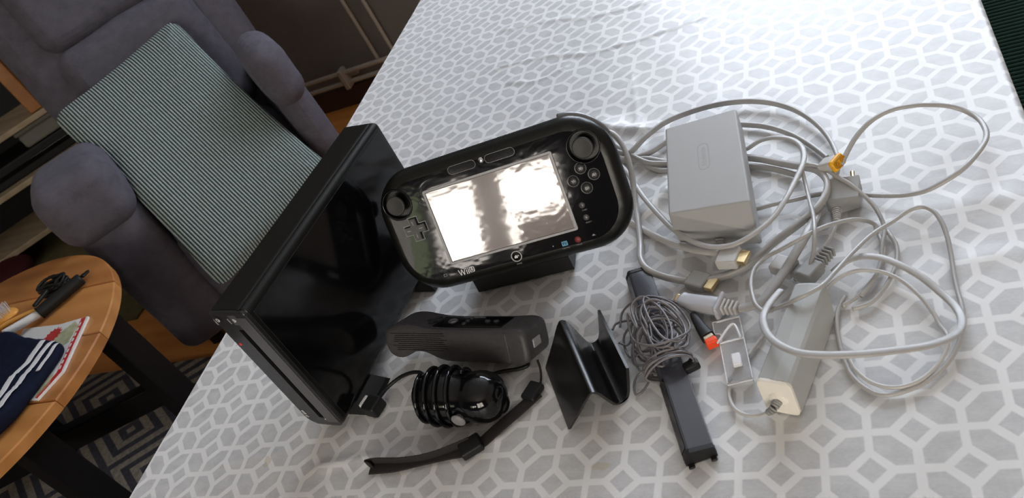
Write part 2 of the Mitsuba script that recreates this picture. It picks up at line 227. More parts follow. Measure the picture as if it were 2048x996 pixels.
# plan positions in millimetres from the point under the camera, height above the table top
K = {
  'hdmi_a': [[-157.2,543.7,22.0],[-178.1,557.2,16.0],[-201.3,577.5,8.0],[-224.7,598.1,4.0],[-245.2,617.5,4.0],[-262.7,636.1,4.0],[-275.9,655.7,4.0]],
  'hdmi_b': [[-302.0,749.9,45.0],[-286.6,737.7,52.0],[-275.4,730.7,52.0],[-266.0,718.4,46.0],[-260.1,703.0,38.0],[-256.4,685.2,28.0],[-255.0,666.9,18.0],[-252.9,648.5,12.0],[-248.0,619.1,9.0],[-243.0,589.1,8.0],[-237.2,560.1,13.0],[-228.7,546.0,13.0],[-213.2,538.1,8.0],[-189.1,529.8,6.0],[-165.6,528.1,6.0],[-142.4,532.1,8.0],[-127.2,538.8,12.0],[-110.3,552.1,16.0],[-86.4,567.4,20.0],[-71.8,580.0,22.0],[-63.3,595.3,22.0],[-60.3,609.9,22.0],[-63.7,627.8,20.0],[-71.9,641.8,18.0],[-84.7,654.7,14.0],[-104.2,671.6,10.0],[-124.4,687.5,8.0],[-145.8,701.1,5.0],[-178.3,709.3,4.0],[-223.7,720.4,4.0],[-254.5,737.3,4.0],[-285.7,744.4,4.0],[-302.1,750.0,4.0]],
  'av_b': [[-297.3,766.9,6.0],[-272.9,747.5,10.0],[-253.9,765.0,14.0],[-231.6,785.5,14.0],[-203.1,797.5,12.0],[-174.7,802.3,10.0],[-146.6,800.0,8.0],[-118.8,787.1,8.0],[-92.6,764.7,8.0],[-73.1,736.7,8.0],[-59.9,707.4,8.0],[-52.7,677.6,10.0],[-50.2,653.9,12.0],[-53.5,637.4,9.0],[-65.2,615.3,6.0],[-77.7,584.0,6.0]],
  'av_c': [[-301.7,747.0,4.0],[-272.8,742.5,5.0],[-248.6,744.8,6.0],[-226.1,760.1,6.0],[-192.0,769.3,5.0],[-163.4,765.7,5.0],[-146.7,760.0,5.0],[-119.7,745.8,5.0],[-94.3,722.7,5.0],[-75.4,697.0,5.0],[-60.0,669.2,6.0]],
  'av_d': [[-295.3,775.9,6.0],[-265.4,739.9,8.0],[-245.7,722.2,8.0],[-219.8,714.9,6.0],[-189.0,704.3,4.0],[-145.9,689.7,4.0],[-115.4,673.8,4.0],[-86.8,652.6,4.0]],
  'av_e': [[-253.6,726.7,3.5],[-234.5,710.5,3.5],[-217.0,705.6,3.5],[-177.6,688.4,3.5]],
  'av_k': [[-141.5,481.8,12.0],[-131.6,480.6,14.0],[-121.9,482.2,16.0],[-111.8,494.6,18.0],[-100.7,511.0,20.0],[-89.9,527.8,24.0],[-80.5,545.3,26.0],[-74.4,568.2,20.0],[-69.5,594.4,12.0]],
  'chg': [[-293.8,746.0,8.0],[-281.5,728.3,10.0],[-267.6,703.7,14.0],[-253.4,673.1,18.0],[-239.8,645.5,20.0],[-219.9,611.3,22.0],[-201.0,580.9,26.0],[-179.4,556.9,28.0],[-159.6,544.1,30.0],[-140.9,541.5,32.0],[-122.8,549.2,34.0],[-107.4,564.8,34.0],[-96.0,586.1,34.0],[-86.9,612.4,32.0],[-80.3,634.7,30.0],[-78.3,651.7,28.0],[-80.8,670.8,26.0],[-89.7,687.2,24.0],[-105.1,698.8,22.0],[-122.5,707.1,16.0],[-136.3,704.3,12.0],[-144.6,704.7,10.0]],
  'thin_g': [[-83.0,644.4,24.0],[-71.7,640.6,24.0],[-61.0,631.0,24.0],[-51.1,618.4,22.0],[-41.4,607.7,20.0],[-33.6,597.3,16.0],[-25.8,584.6,12.0],[-21.4,570.7,9.0],[-19.6,556.7,6.0],[-23.1,538.8,5.0],[-27.2,516.8,4.0],[-34.7,498.2,4.0],[-44.6,485.1,4.0]],
  'dc_i': [[-46.5,627.2,28.0],[-35.5,645.8,34.0],[-26.2,657.1,38.0],[-14.0,665.8,42.0],[1.7,671.6,44.0],[18.5,674.4,42.0],[34.9,680.2,34.0],[51.0,684.8,24.0],[62.2,681.3,18.0],[70.2,669.8,16.0],[73.1,651.0,18.0],[70.9,631.4,22.0],[61.1,609.5,26.0],[47.3,592.6,26.0],[32.8,586.1,22.0],[16.6,584.8,16.0],[0.9,591.0,10.0],[-18.9,599.6,7.0],[-35.3,608.9,5.0],[-47.7,618.0,4.0],[-65.1,617.4,6.0],[-75.9,615.6,8.0],[-91.7,613.3,9.0],[-110.6,614.6,7.0],[-129.0,614.7,5.0],[-137.4,615.3,4.0]],
  'plug_j': [[-57.4,571.6,10.0],[-60.4,562.7,8.0],[-66.5,551.5,6.0],[-75.6,540.7,5.0],[-84.7,526.0,4.5],[-95.5,512.7,5.0]],
  'thin_u': [[-81.5,637.7,26.0],[-79.4,615.9,22.0],[-75.8,584.5,27.0],[-72.6,556.0,34.0],[-72.4,530.7,37.0],[-75.2,517.2,30.0],[-80.4,506.4,24.0],[-87.5,500.8,16.0]],
  'loop_l': [[-26.3,554.5,5.0],[-26.4,561.5,8.0],[-31.7,563.8,12.0],[-41.0,561.9,18.0],[-52.7,555.5,24.0],[-68.2,541.9,33.0],[-84.6,530.9,35.0],[-102.8,528.7,28.0],[-117.4,530.0,20.0],[-125.6,517.6,22.0],[-128.4,500.6,24.0],[-126.6,482.1,26.0],[-123.0,468.7,27.0],[-116.9,461.6,27.0],[-105.1,458.9,32.0],[-85.0,453.5,46.0],[-69.7,461.7,46.0],[-59.0,485.2,36.0],[-45.3,514.1,26.0],[-28.8,540.4,18.0],[-10.2,557.2,14.0],[2.5,566.4,14.0],[12.3,567.5,14.0],[19.4,560.4,14.0],[23.6,549.0,12.0],[25.5,533.5,9.0],[25.4,514.5,6.0],[24.4,493.4,5.0],[24.3,474.7,5.0],[24.7,458.3,6.0],[22.7,441.3,6.0],[15.8,421.8,5.0],[5.7,406.9,4.0],[-9.0,394.7,3.0],[-26.3,387.7,3.0],[-38.0,386.8,3.0],[-48.7,393.8,3.0],[-57.7,407.3,3.0],[-62.0,423.2,3.0],[-64.0,437.4,3.0],[-65.1,455.6,3.0],[-63.2,474.0,3.0],[-56.8,488.3,3.0]],
  'ribbon_m': [[-64.0,510.3,10.0],[-53.0,516.4,14.0],[-39.9,516.0,18.0],[-25.6,509.6,20.0],[-12.0,498.0,20.0],[0.6,485.1,18.0],[12.1,467.6,16.0],[19.4,452.1,17.0],[22.1,438.2,20.0],[20.3,422.6,26.0],[14.7,411.1,32.0],[5.2,401.8,38.0],[-7.6,394.4,44.0],[-26.4,388.8,50.0],[-45.4,385.6,54.0],[-68.1,386.3,56.0],[-85.0,390.5,56.0],[-97.5,399.9,54.0],[-107.0,413.2,50.0],[-113.1,430.6,44.0],[-114.8,447.4,38.0],[-110.3,462.1,35.0],[-102.0,477.6,32.0]],
  'thin_n': [[-71.6,494.1,6.0],[-65.0,500.1,8.0],[-54.4,505.9,10.0],[-42.6,508.0,10.0],[-27.7,505.5,8.0],[-14.1,495.5,6.0],[-2.0,476.0,5.0],[5.2,456.0,5.0],[7.8,444.6,5.0],[11.2,430.9,8.0],[7.4,417.5,6.0],[-0.8,405.6,5.0],[-13.7,394.6,5.0],[-29.0,391.0,5.0],[-43.7,397.5,4.0],[-54.1,410.8,4.0],[-59.7,428.9,3.5]],
  'coil_o': [[-17.6,555.8,4.0],[-12.8,537.3,4.0],[-13.8,520.8,4.0],[-19.4,503.6,4.0],[-27.7,488.4,4.0],[-38.5,476.3,4.0],[-52.0,472.2,4.0]],
  'coil_p': [[-24.7,553.1,3.5],[-22.5,534.1,3.5],[-27.5,514.4,3.5],[-35.9,498.9,3.5],[-47.3,486.0,3.5],[-59.4,477.3,3.5]],
  'brick_lead': [[-118.3,372.3,12.0],[-126.3,375.6,5.0],[-136.7,378.3,3.0],[-145.3,384.8,3.0],[-149.9,396.2,3.0],[-149.8,408.5,3.0],[-142.0,425.2,3.0],[-132.0,442.1,3.0],[-121.8,457.7,3.0]],
  'sb_top': [[-246.4,548.9,14.0],[-221.8,545.6,14.0],[-154.5,337.8,14.0],[-177.0,333.2,14.0]],
  'sb_loopcord': [[-219.6,432.9,6.0],[-230.1,426.5,4.0],[-232.4,415.3,3.0],[-229.2,407.1,3.0],[-225.0,409.2,3.0],[-219.3,418.3,4.0],[-213.3,430.5,8.0]],
  'sb_plugcord': [[-252.6,483.5,6.0],[-250.4,498.1,10.0],[-234.9,500.8,20.0],[-215.9,502.2,20.0],[-198.7,498.2,14.0],[-187.9,490.1,10.0],[-183.6,485.1,8.0]],
  'sb_plug': [[-183.5,486.0,7.0],[-174.0,467.1,7.0],[-168.3,457.2,7.0],[-166.0,453.5,7.0],[-163.6,447.7,7.0]],
  'sb_bund': [[-212.3,462.4,20.0],[-200.8,433.0,20.0],[-192.9,415.1,20.0]],
  'sb_tie': [[-180.2,424.7,8.0]],
  'sb_left': [[-260.7,483.4,4.0],[-258.1,490.3,4.0],[-238.5,488.4,6.0],[-243.1,462.1,5.0]],
  'avplug': [[-199.9,506.5,9.0],[-195.0,503.8,9.0],[-188.8,500.2,9.0],[-159.7,488.3,11.0],[-156.1,487.1,11.0],[-141.5,481.8,12.0]],
  'hdmiplug': [[-157.9,536.7,22.0],[-138.8,531.6,24.0],[-131.2,528.7,24.0]],
  'hdmi2': [[-111.5,529.6,12.0],[-93.9,517.8,12.0],[-89.1,513.7,12.0]],
  'goldbit': [[-172.9,522.6,4.0],[-161.4,523.4,4.0]],
  'plugj': [[-44.7,627.6,18.0],[-47.7,594.1,14.0],[-55.8,591.9,12.0],[-56.9,574.1,10.0],[-52.9,627.5,16.0],[-38.1,604.3,16.0]],
  'yellowplug': [[-62.7,633.6,26.0],[-54.1,630.0,26.0],[-41.2,626.4,26.0]],
  'rearstrain': [[-83.9,500.4,20.0],[-72.7,523.2,14.0],[-67.5,519.9,10.0]],
  'clear': [[-164.3,475.7,7.0],[-142.7,479.5,7.0],[-130.2,407.7,5.0],[-150.8,406.6,5.0],[-160.5,467.7,7.0],[-154.5,469.6,7.0]],
  'strap': [[-329.0,458.1,3.0],[-325.5,427.8,4.0],[-324.7,419.3,4.0],[-334.2,408.5,5.0],[-355.6,386.2,5.0],[-377.7,364.7,6.0],[-400.7,360.7,5.0],[-426.3,356.5,5.0],[-457.7,351.0,5.0],[-486.0,349.9,5.0]],
  'strap_up': [[-482.1,354.8,14.0],[-447.6,353.8,14.0],[-421.0,356.3,14.0],[-396.3,363.9,10.0],[-380.9,370.4,8.0]],
  'strapcord': [[-328.3,450.9,12.0],[-325.1,441.9,8.0],[-324.0,432.5,5.0],[-324.8,424.1,5.0]],
  'strapclip': [[-329.3,416.3,5.0],[-322.9,422.2,5.0]],
  'strapslide': [[-380.7,362.3,6.0],[-391.9,359.4,6.0],[-373.6,368.5,6.0]],
  'remote': [[-519.1,506.6,0.0],[-330.1,459.3,0.0],[-490.8,490.1,36.0],[-313.8,465.3,36.0],[-477.3,489.6,0.0],[-439.6,478.5,0.0],[-342.7,456.2,0.0]],
  'nun': [[-432.5,409.2,30.0],[-348.9,400.5,26.0],[-381.4,372.9,28.0],[-365.8,385.3,40.0],[-439.9,439.6,30.0],[-357.6,412.3,30.0]],
  'nun_cord': [[-435.5,430.0,34.0],[-448.2,438.2,30.0],[-482.2,447.6,14.0],[-497.2,439.8,10.0],[-502.5,429.2,10.0],[-506.4,423.5,10.0]],
  'nun_cord2': [[-374.1,415.3,30.0],[-374.8,426.1,24.0],[-373.7,440.2,12.0],[-365.5,448.1,5.0],[-350.9,450.7,3.0],[-343.0,453.9,3.0],[-347.7,460.6,3.0],[-365.8,467.9,3.0]],
  'nun_plug': [[-520.9,429.5,8.0],[-514.4,418.1,4.0],[-499.4,426.0,8.0],[-496.2,419.4,4.0],[-527.5,437.7,8.0]],
  'stand': [[-330.0,500.4,3.0],[-288.1,379.7,1.0],[-327.5,448.7,1.0],[-294.4,466.1,44.0],[-250.4,379.8,44.0],[-290.9,460.8,44.0],[-255.3,380.3,44.0],[-286.7,476.6,12.0],[-251.3,409.4,3.0],[-243.2,399.2,3.0],[-261.2,468.6,36.0],[-224.7,400.7,14.0],[-217.9,397.0,36.0]],
  'creases1': [[-550.1,1195.6,0.0],[-461.8,1175.1,0.0],[-369.3,1140.4,0.0],[-287.9,1134.7,0.0]],
  'creases2': [[-528.1,1068.3,0.0],[-448.1,1061.6,0.0],[-369.3,1031.2,0.0],[-278.0,1030.7,0.0],[-193.0,1037.2,0.0]],
  'creases3': [[-295.5,936.9,0.0],[-278.9,849.4,0.0],[-261.4,761.5,0.0]],
  'creases4': [[-182.2,848.5,0.0],[-151.3,974.1,0.0]],
  'creases5': [[-318.8,827.1,0.0],[-288.7,809.2,0.0],[-249.5,798.1,0.0]],
  'creases6': [[-553.1,356.6,0.0],[-506.7,363.4,0.0],[-443.6,366.0,0.0],[-360.1,374.1,0.0]],
  'creases7': [[-23.2,565.9,0.0],[14.0,578.4,0.0],[70.6,578.2,0.0]],
  'creases8': [[3.7,496.9,0.0],[41.4,511.0,0.0],[75.5,514.3,0.0]],
  'creases9': [[-496.7,1011.5,0.0],[-442.5,993.1,0.0],[-405.1,1008.6,0.0]],
  'creasesA': [[-240.8,642.2,0.0],[-221.3,673.0,0.0]],
  'creasesB': [[-695.8,367.4,0.0],[-616.4,377.7,0.0]],
  'creasesC': [[-155.9,453.3,0.0],[-109.1,520.1,0.0]],
  'mag': [[-1773.5,941.3,-238.0],[-1679.5,951.2,-238.0],[-1615.5,787.3,-236.0],[-1634.4,715.7,-236.0],[-1934.2,951.9,-238.0]],
  'pants': [[-1956.2,913.6,-225.0],[-1868.4,912.4,-225.0],[-1707.0,904.8,-225.0],[-1662.5,841.4,-225.0],[-1598.6,668.3,-225.0],[-1587.2,610.0,-225.0],[-1625.9,601.6,-225.0],[-1685.9,658.2,-225.0]],
  'stripes': [[-1674.9,774.9,-215.0],[-1666.2,667.6,-215.0]],
  'iron': [[-1816.1,1086.7,-225.0],[-1813.2,1047.7,-225.0],[-1869.1,990.1,-225.0],[-1858.0,978.6,-225.0],[-1885.3,910.4,-225.0],[-1921.7,1086.2,-225.0]],
  'brush': [[-2069.3,1020.4,-225.0],[-1987.8,1001.2,-225.0],[-1999.9,983.7,-225.0],[-1979.7,935.8,-225.0],[-1926.2,960.2,-225.0],[-1886.5,988.4,-225.0]],
  'chgbox': [[-209.3,706.5,58.0],[-137.5,712.0,58.0],[-124.4,577.6,46.0],[-199.7,581.4,46.0],[-123.8,559.7,26.0],[-200.9,580.2,26.0]],
  'chglogo': [[-167.8,644.3,53.0]],
  'chgrelief': [[-160.2,571.1,14.0],[-160.7,565.0,8.0]],
}
def mm(name): return np.array(K[name]) / 1000.0
def grid(V, nu, nv, closed=False):
    i, j = np.meshgrid(np.arange(nu - 1), np.arange(nv - 1), indexing='ij'); a = i * nv + j
    q = np.stack([a, a + nv, a + nv + 1, a + 1], -1).reshape(-1, 4)
    return trimesh.Trimesh(V.reshape(-1, 3), np.vstack([q[:, [0, 1, 2]], q[:, [0, 2, 3]]]), process=False)
ZV = np.array([0, 0, 1.0])
# ================================================================== the room
X0, X1, Y0, Y1, CEIL = -4.3, 2.3, -2.4, 2.62, 2.6
struct('floor', bx(X0, X1, Y0, Y1, -0.05, 0.0), 'm_floor')
struct('ceiling', bx(X0, X1, Y0, Y1, CEIL, CEIL + 0.05), 'm_ceil')
struct('wall_left', bx(X0 - 0.1, X0, Y0, Y1, 0, CEIL), 'm_room')
struct('wall_right', bx(X1, X1 + 0.1, Y0, Y1, 0, CEIL), 'm_room')
def holed(y0, y1, a0, a1, z0, z1):
    return cat(bx(X0, a0, y0, y1, 0, CEIL), bx(a1, X1, y0, y1, 0, CEIL), bx(a0, a1, y0, y1, 0, z0), bx(a0, a1, y0, y1, z1, CEIL))
WF = (-0.72, 1.08, 1.15, 2.48)                     # far window: x0 x1 z0 z1
WN = (-2.0, -0.74, 1.185, 1.69)
WG = (-0.45, 1.05, 1.05, 2.15)                     # second, wider garden window                    # near window
struct('wall_far', holed(Y1, Y1 + 0.16, *WF), 'm_wall')
struct('wall_near', cat(bx(X0, WN[0], Y0 - .16, Y0, 0, CEIL), bx(WN[1], WG[0], Y0 - .16, Y0, 0, CEIL), bx(WG[1], X1, Y0 - .16, Y0, 0, CEIL), *[bx(w[0], w[1], Y0 - .16, Y0, a, b) for w in (WN, WG) for a, b in ((0, w[2]), (w[3], CEIL))]), 'm_nearwall')
def pane(key, x0, x1, z0, z1, y, face, rad):
    V = np.array([[x0, y, z0], [x1, y, z0], [x1, y, z1], [x0, y, z1]], float); Fq = np.array([[0, 1, 2], [0, 2, 3]])
    if face > 0: Fq = Fq[:, ::-1]
    scene[key] = mikit.ply(trimesh.Trimesh(V, Fq, process=False), 'm_white', False, emitter={'type': 'area', 'radiance': {'type': 'rgb', 'value': rad}})
def wframe(key, x0, x1, z0, z1, y0, y1, posts, rails, w=0.05):
    ms = [bx(x0, x0 + w, y0, y1, z0, z1), bx(x1 - w, x1, y0, y1, z0, z1), bx(x0 + w, x1 - w, y0, y1, z1 - w, z1), bx(x0 + w, x1 - w, y0, y1, z0, z0 + w)]
    ms += [bx(a - b / 2, a + b / 2, y0, y1, z0 + w, z1 - w) for a, b in posts]
    struct(key, cat(*ms, *rails), 'm_white')
wframe('window_1', *WF, Y1 + 0.03, Y1 + 0.10, [(0.18, 0.06)], [])
pane('window_1__pane', WF[0] + .05, 0.15, WF[2] + .05, WF[3] - .05, Y1 + 0.07, -1, FAR_WINDOW)
pane('window_1__pane_001', 0.21, WF[1] - .05, WF[2] + .05, WF[3] - .05, Y1 + 0.07, -1, FAR_WINDOW)
wframe('window_2', *WN, Y0 - 0.10, Y0 - 0.03, [(-1.50, 0.05), (-1.165, 0.14)], [])
pane('window_2__pane', WN[0] + .05, -1.525, WN[2] + .05, WN[3] - .05, Y0 - 0.07, 1, GARDEN_PANE)
pane('window_2__pane_001', -1.475, -1.235, WN[2] + .05, WN[3] - .05, Y0 - 0.07, 1, NEAR_WINDOW)
pane('window_2__pane_002', -1.095, WN[1] - .05, WN[2] + .05, WN[3] - .05, Y0 - 0.07, 1, NEAR_WINDOW)
wframe('window_3', *WG, Y0 - 0.10, Y0 - 0.03, [(0.3, 0.07)], [])
pane('window_3__pane', WG[0] + .05, 0.265, WG[2] + .05, WG[3] - .05, Y0 - 0.07, 1, SIDE_WINDOW)
pane('window_3__pane_001', 0.335, WG[1] - .05, WG[2] + .05, WG[3] - .05, Y0 - 0.07, 1, SIDE_WINDOW)
def lace(x0, x1, z0, z1, y, folds):
    nu, nv = 90, 24; u, v = np.meshgrid(np.linspace(0, 1, nu), np.linspace(0, 1, nv), indexing='ij')
    V = np.stack([x0 + u * (x1 - x0), y + 0.012 * np.sin(u * folds * 2 * np.pi + 0.8 * np.sin(v * 5)), z0 + v * (z1 - z0) + 0.01 * np.sin(u * folds * 2 * np.pi)], -1)
    return grid(V, nu, nv)
c = thing('short_curtain', 'short cloth curtain across the lower half of the small garden window', 'curtain')
scene[c] = mikit.ply(lace(-1.04, -0.72, 1.16, 1.375, Y0 + 0.012, 9), 'm_cafe', True)
struct('trim_1', bx(X0, X1, Y1 - 0.018, Y1, 0, 0.085), 'm_skirt')
struct('trim_2', bx(X0, X1, Y0, Y0 + 0.018, 0, 0.085), 'm_skirt')
# window board and the heating pipes on the far wall
struct('window_1__sill', rbox(1.95, 0.16, 0.03, 0.006, (0.18, Y1 - 0.05, WF[2] - 0.017)), 'm_white')
for z in (0.118, 0.162):
    k = thing('heating_pipe', ('upper' if z > .14 else 'lower') + ' horizontal heating pipe of the pair along the dark wall', 'pipe')
    scene[k] = mikit.ply(trimesh.creation.cylinder(0.0095, 3.2, 20, transform=frame((-1.1, Y1 - 0.045, z), (0, 0, 1), (0, 1, 0), (1, 0, 0))), 'm_pipe', 40)
for x, w in ((-1.735, 'left'), (-1.655, 'right')):
    k = thing('riser_pipe', f'{w} one of two thin upright pipes on the dark wall', 'pipe')
    scene[k] = mikit.ply(trimesh.creation.cylinder(0.0075, 1.25, 16, transform=trimesh.transformations.translation_matrix([x, Y1 - 0.03, 0.175 + 0.6])), 'm_pipe', 40)
k = thing('pipe_clip', 'pale plastic clip holding the two horizontal heating pipes to the wall', 'pipe clip')
put(k, 'saddle', rbox(0.022, 0.05, 0.085, 0.005, (-1.905, Y1 - 0.05, 0.14)), 'm_pipe')
put(k, 'foot', rbox(0.05, 0.022, 0.03, 0.005, (-1.885, Y1 - 0.012, 0.14)), 'm_pipe')
# rug and olive mat
V = bx(-3.3, 0.9, -1.2, 1.255, 0.0005, 0.010)
k = thing('rug', 'flat woven rug with nested dark and beige diamonds under the tables', 'rug'); scene[k] = mikit.ply(V, 'm_rug', False)
k = thing('olive_mat', 'plain olive brown carpet mat on the floor beside the armchair', 'mat'); scene[k] = mikit.ply(bx(-4.2, -2.45, 1.5, 2.55, 0.0005, 0.008), 'm_olive', False)
# corner shelf unit, set diagonally behind the chair
SW, SF = np.array([0.72, 0.69, 0]), np.array([0.69, -0.72, 0]); SO = np.array([-3.34, 2.05, 0])
SM = frame(SO, SW, -SF, ZV)
s = thing('corner_shelf', 'low wooden shelf unit with pale boards standing behind the grey armchair', 'shelf')
for z in (0.12, 0.335, 0.535): put(s, 'shelf_board', at(rbox(1.0, 0.34, 0.024, 0.004, (0.0, 0.17, z)), SM), 'm_birch')
put(s, 'side_panel', at(rbox(0.03, 0.34, 0.55, 0.004, (-0.5, 0.17, 0.285)), SM), 'm_birch')
put(s, 'side_panel', at(rbox(0.03, 0.34, 0.55, 0.004, (0.5, 0.17, 0.285)), SM), 'm_birch')
put(s, 'upright', at(rbox(0.055, 0.05, 0.62, 0.006, (0.33, 0.03, 0.86)), SM), 'm_pine', label='orange pine upright')
put(s, 'back_panel', at(rbox(1.0, 0.012, 1.19, 0.003, (0.0, 0.335, 0.61)), SM), 'm_legs')
k = thing('storage_box', 'small grey storage box lying on the black media box in the corner shelf', 'box')
put(k, 'body', at(rbox(0.17, 0.2, 0.06, 0.012, (0.27, 0.15, 0.4645)), SM), 'm_boxgrey'); put(k, 'lid', at(rbox(0.18, 0.21, 0.018, 0.006, (0.27, 0.15, 0.5045)), SM), 'm_boxgrey')
k = thing('media_box', 'long black media box on the middle board of the corner shelf', 'media player')
put(k, 'case', at(rbox(0.8, 0.22, 0.085, 0.008, (0.06, 0.16, 0.3905)), SM), 'm_black'); put(k, 'front_strip', at(rbox(0.76, 0.006, 0.02, 0.002, (0.06, 0.049, 0.39)), SM), 'm_pgloss')
k = thing('floor_cushion', 'dark red round cushion on the floor beside the wooden coffee table', 'cushion')
scene[k] = mikit.ply(at(trimesh.creation.icosphere(3), np.array([[.13, 0, 0, -3.50], [0, .13, 0, 1.86], [0, 0, .06, .0705], [0, 0, 0, 1.0]])), 'm_maroon', True)
# ================================================================== dining table and tablecloth
TX0, TX1, TY0, TY1 = -0.812, 0.104, -0.05, 1.95
t = thing('dining_table', 'rectangular table hidden under the grey patterned tablecloth', 'table')
put(t, 'tabletop', rbox(TX1 - TX0, TY1 - TY0, 0.026, 0.005, ((TX0 + TX1) / 2, (TY0 + TY1) / 2, TZ - 0.018)), 'm_pine')
for x in (TX0 + .06, TX1 - .06):
    for y in (TY0 + .06, TY1 - .06): put(t, 'leg', rbox(0.06, 0.06, TZ - 0.045, 0.006, (x, y, (TZ - 0.02) / 2)), 'm_legs')
def seg_d(X, Y, P):
    best = np.full(X.shape, 9.0)
    for a, b in zip(P[:-1], P[1:]):
        a, b = a[:2], b[:2]; d = b - a; q = np.clip(((X - a[0]) * d[0] + (Y - a[1]) * d[1]) / (d @ d), 0, 1)
        best = np.minimum(best, np.hypot(X - a[0] - q * d[0], Y - a[1] - q * d[1]))
    return best
CREASE = [('creases1', 1.8, 7), ('creases2', 2.0, 7), ('creases3', 0.7, 3), ('creases4', 0.6, 3), ('creases5', 5.0, 12), ('creases6', 2.0, 9), ('creases7', 1.3, 20), ('creases8', 1.2, 18), ('creases9', 2.4, 7), ('creasesA', 4.0, 12), ('creasesB', 1.0, 8), ('creasesC', 1.2, 7)]
def cloth_z(X, Y):
    z = 1.6 * (meshkit.fbm(np.stack([X * 7, Y * 5, X * 0], -1), 3, 3) - 0.62) + 0.9 * (meshkit.noise(np.stack([X * 24 + Y * 9, Y * 15, X * 0 + 4], -1), 5) - 0.62)
    z = np.minimum(z, 0.0)
    for name, amp, wid in CREASE:
        P = spline(mm(name), 6); wob = 4 * (meshkit.noise(np.stack([X * 30, Y * 30, X * 0 + 9], -1), 8) - .5) / 1000
        d = np.maximum(seg_d(X, Y, P) + wob, 0) * 1000 / wid
        z = z + amp * np.exp(-d * d * 2.2) * (0.6 + 0.8 * meshkit.noise(np.stack([X * 40, Y * 40, X * 0], -1), 2))
    for (cx, cy, rx, ry, ang, amp) in ((-0.245, 0.655, 0.05, 0.014, 0.9, 5.0), (-0.215, 0.705, 0.045, 0.012, 0.5, 3.0), (-0.262, 0.60, 0.04, 0.012, 1.1, 2.5), (-0.31, 0.83, 0.05, 0.015, -.5, 3.0)):
        c, s = math.cos(ang), math.sin(ang); u, v = (X - cx) * c + (Y - cy) * s, -(X - cx) * s + (Y - cy) * c
        z = z + amp * np.exp(-(u / rx) ** 2 - (v / ry) ** 2)
    return z / 1000.0
xs = np.linspace(TX0, TX1, 250); ys = np.concatenate([np.linspace(TY0, 0.25, 40)[:-1], np.linspace(0.25, 1.45, 330), np.linspace(1.45, TY1, 70)[1:]])
Xg, Yg = np.meshgrid(xs, ys, indexing='ij'); Zg = cloth_z(Xg, Yg)
rows, uvs = [], []
drop = np.concatenate([np.radians(np.arange(10, 91, 10))])
def hang(sign, x_edge, col):
    P, U = [], []
    for a in drop: P.append(np.stack([np.full_like(ys, x_edge + sign * 0.006 * math.sin(a)), ys, Zg[col] - 0.006 * (1 - math.cos(a))], -1)); U.append(x_edge + sign * 0.006 * a)
    for d in np.linspace(0.02, 0.22, 11): P.append(np.stack([x_edge + sign * (0.006 + 0.10 * d * (0.5 + 0.5 * np.sin(ys * 9 + 2 * np.sin(ys * 3.1)))), ys, Zg[col] - 0.006 - d], -1)); U.append(x_edge + sign * (0.0094 + d))
    return P, U
PL, UL = hang(-1, TX0, 0); PR, UR = hang(1, TX1, -1)
allP = PL[::-1] + [np.stack([Xg[i], Yg[i], Zg[i]], -1) for i in range(len(xs))] + PR; allU = UL[::-1] + list(xs) + UR
V = np.stack(allP); uv = np.stack([np.broadcast_to(np.array(allU)[:, None], V.shape[:2]), V[..., 1]], -1).reshape(-1, 2)
k = thing('tablecloth', 'creased wipe-clean tablecloth printed with grey hexagons and white lines', 'tablecloth')
scene[k] = mikit.ply(up(grid(V, V.shape[0], V.shape[1]), TZ - 0.0004), 'm_cloth', True, uv=uv)
# ================================================================== armchair
CW, CF = np.array([0.7193, 0.6947, 0]), np.array([0.6947, -0.7193, 0]); CO = CW * -0.176 + CF * -2.20
CM = frame(CO, CW, CF, ZV)
def plump(x0, x1, y0, y1, z0, z1, r, seed, amp=0.005, sub=0.02, tilt=0.0, bul=0.05):
    sx, sy, sz = x1 - x0, y1 - y0, z1 - z0; m = rbox(sx, sy, sz, r, (0, 0, 0), 24); m = tm(mf(m).refine_to_length(sub)); v = np.asarray(m.vertices).copy()
    q = np.stack([v[:, 0] / sx * 2, v[:, 1] / sy * 2, v[:, 2] / sz * 2], 1)
    v = v * (1 - bul / 2 + bul * (1 - np.clip(np.abs(q), 0, 1) ** 2).sum(1)[:, None] / 2)
    v = v + amp * (meshkit.fbm(v * 9 + seed, 2, seed)[:, None] - 0.5) * 2 * (v / (np.linalg.norm(v, axis=1, keepdims=True) + 1e-9))
    c_, s_ = math.cos(tilt), math.sin(tilt); v = np.stack([v[:, 0], v[:, 1] * c_ - v[:, 2] * s_, v[:, 1] * s_ + v[:, 2] * c_], 1)
    return at(trimesh.Trimesh(v + np.array([(x0 + x1) / 2, (y0 + y1) / 2, (z0 + z1) / 2]), m.faces, process=False), CM)
a = thing('armchair', 'grey upholstered armchair with rounded arms behind the wooden coffee table', 'armchair')
put(a, 'base', plump(-.36, .36, -.66, -.06, .06, .30, .03, 1), 'm_chair', True)
put(a, 'front_panel', plump(-.185, .27, -.09, -.005, .07, .38, .035, 2), 'm_chair', True)
put(a, 'seat_cushion', plump(-.185, .272, -.56, -.03, .28, .425, .065, 3), 'm_chair', True)
for x0, x1, zt in ((-.377, -.178, .695), (.268, .366, .690)):
    arm = put(a, 'arm', plump(x0 + .006, x1 - .004, -.60, -.012, .06, .56, .045, 4 if x0 < 0 else 5), 'm_chair', True)
    put(arm, 'arm_pad', plump(x0 - .006, x1 + .004, -.24, .012, .50, zt, .054, 6 if x0 < 0 else 7, bul=.08), 'm_chair', True)
bk = put(a, 'backrest', plump(-.27, .37, -.68, -.50, .34, 1.16, .07, 8, tilt=0.13), 'm_chair', True)
put(bk, 'lumbar_cushion', plump(-.16, .27, -.545, -.43, .44, .85, .055, 9, tilt=0.10), 'm_chair', True)
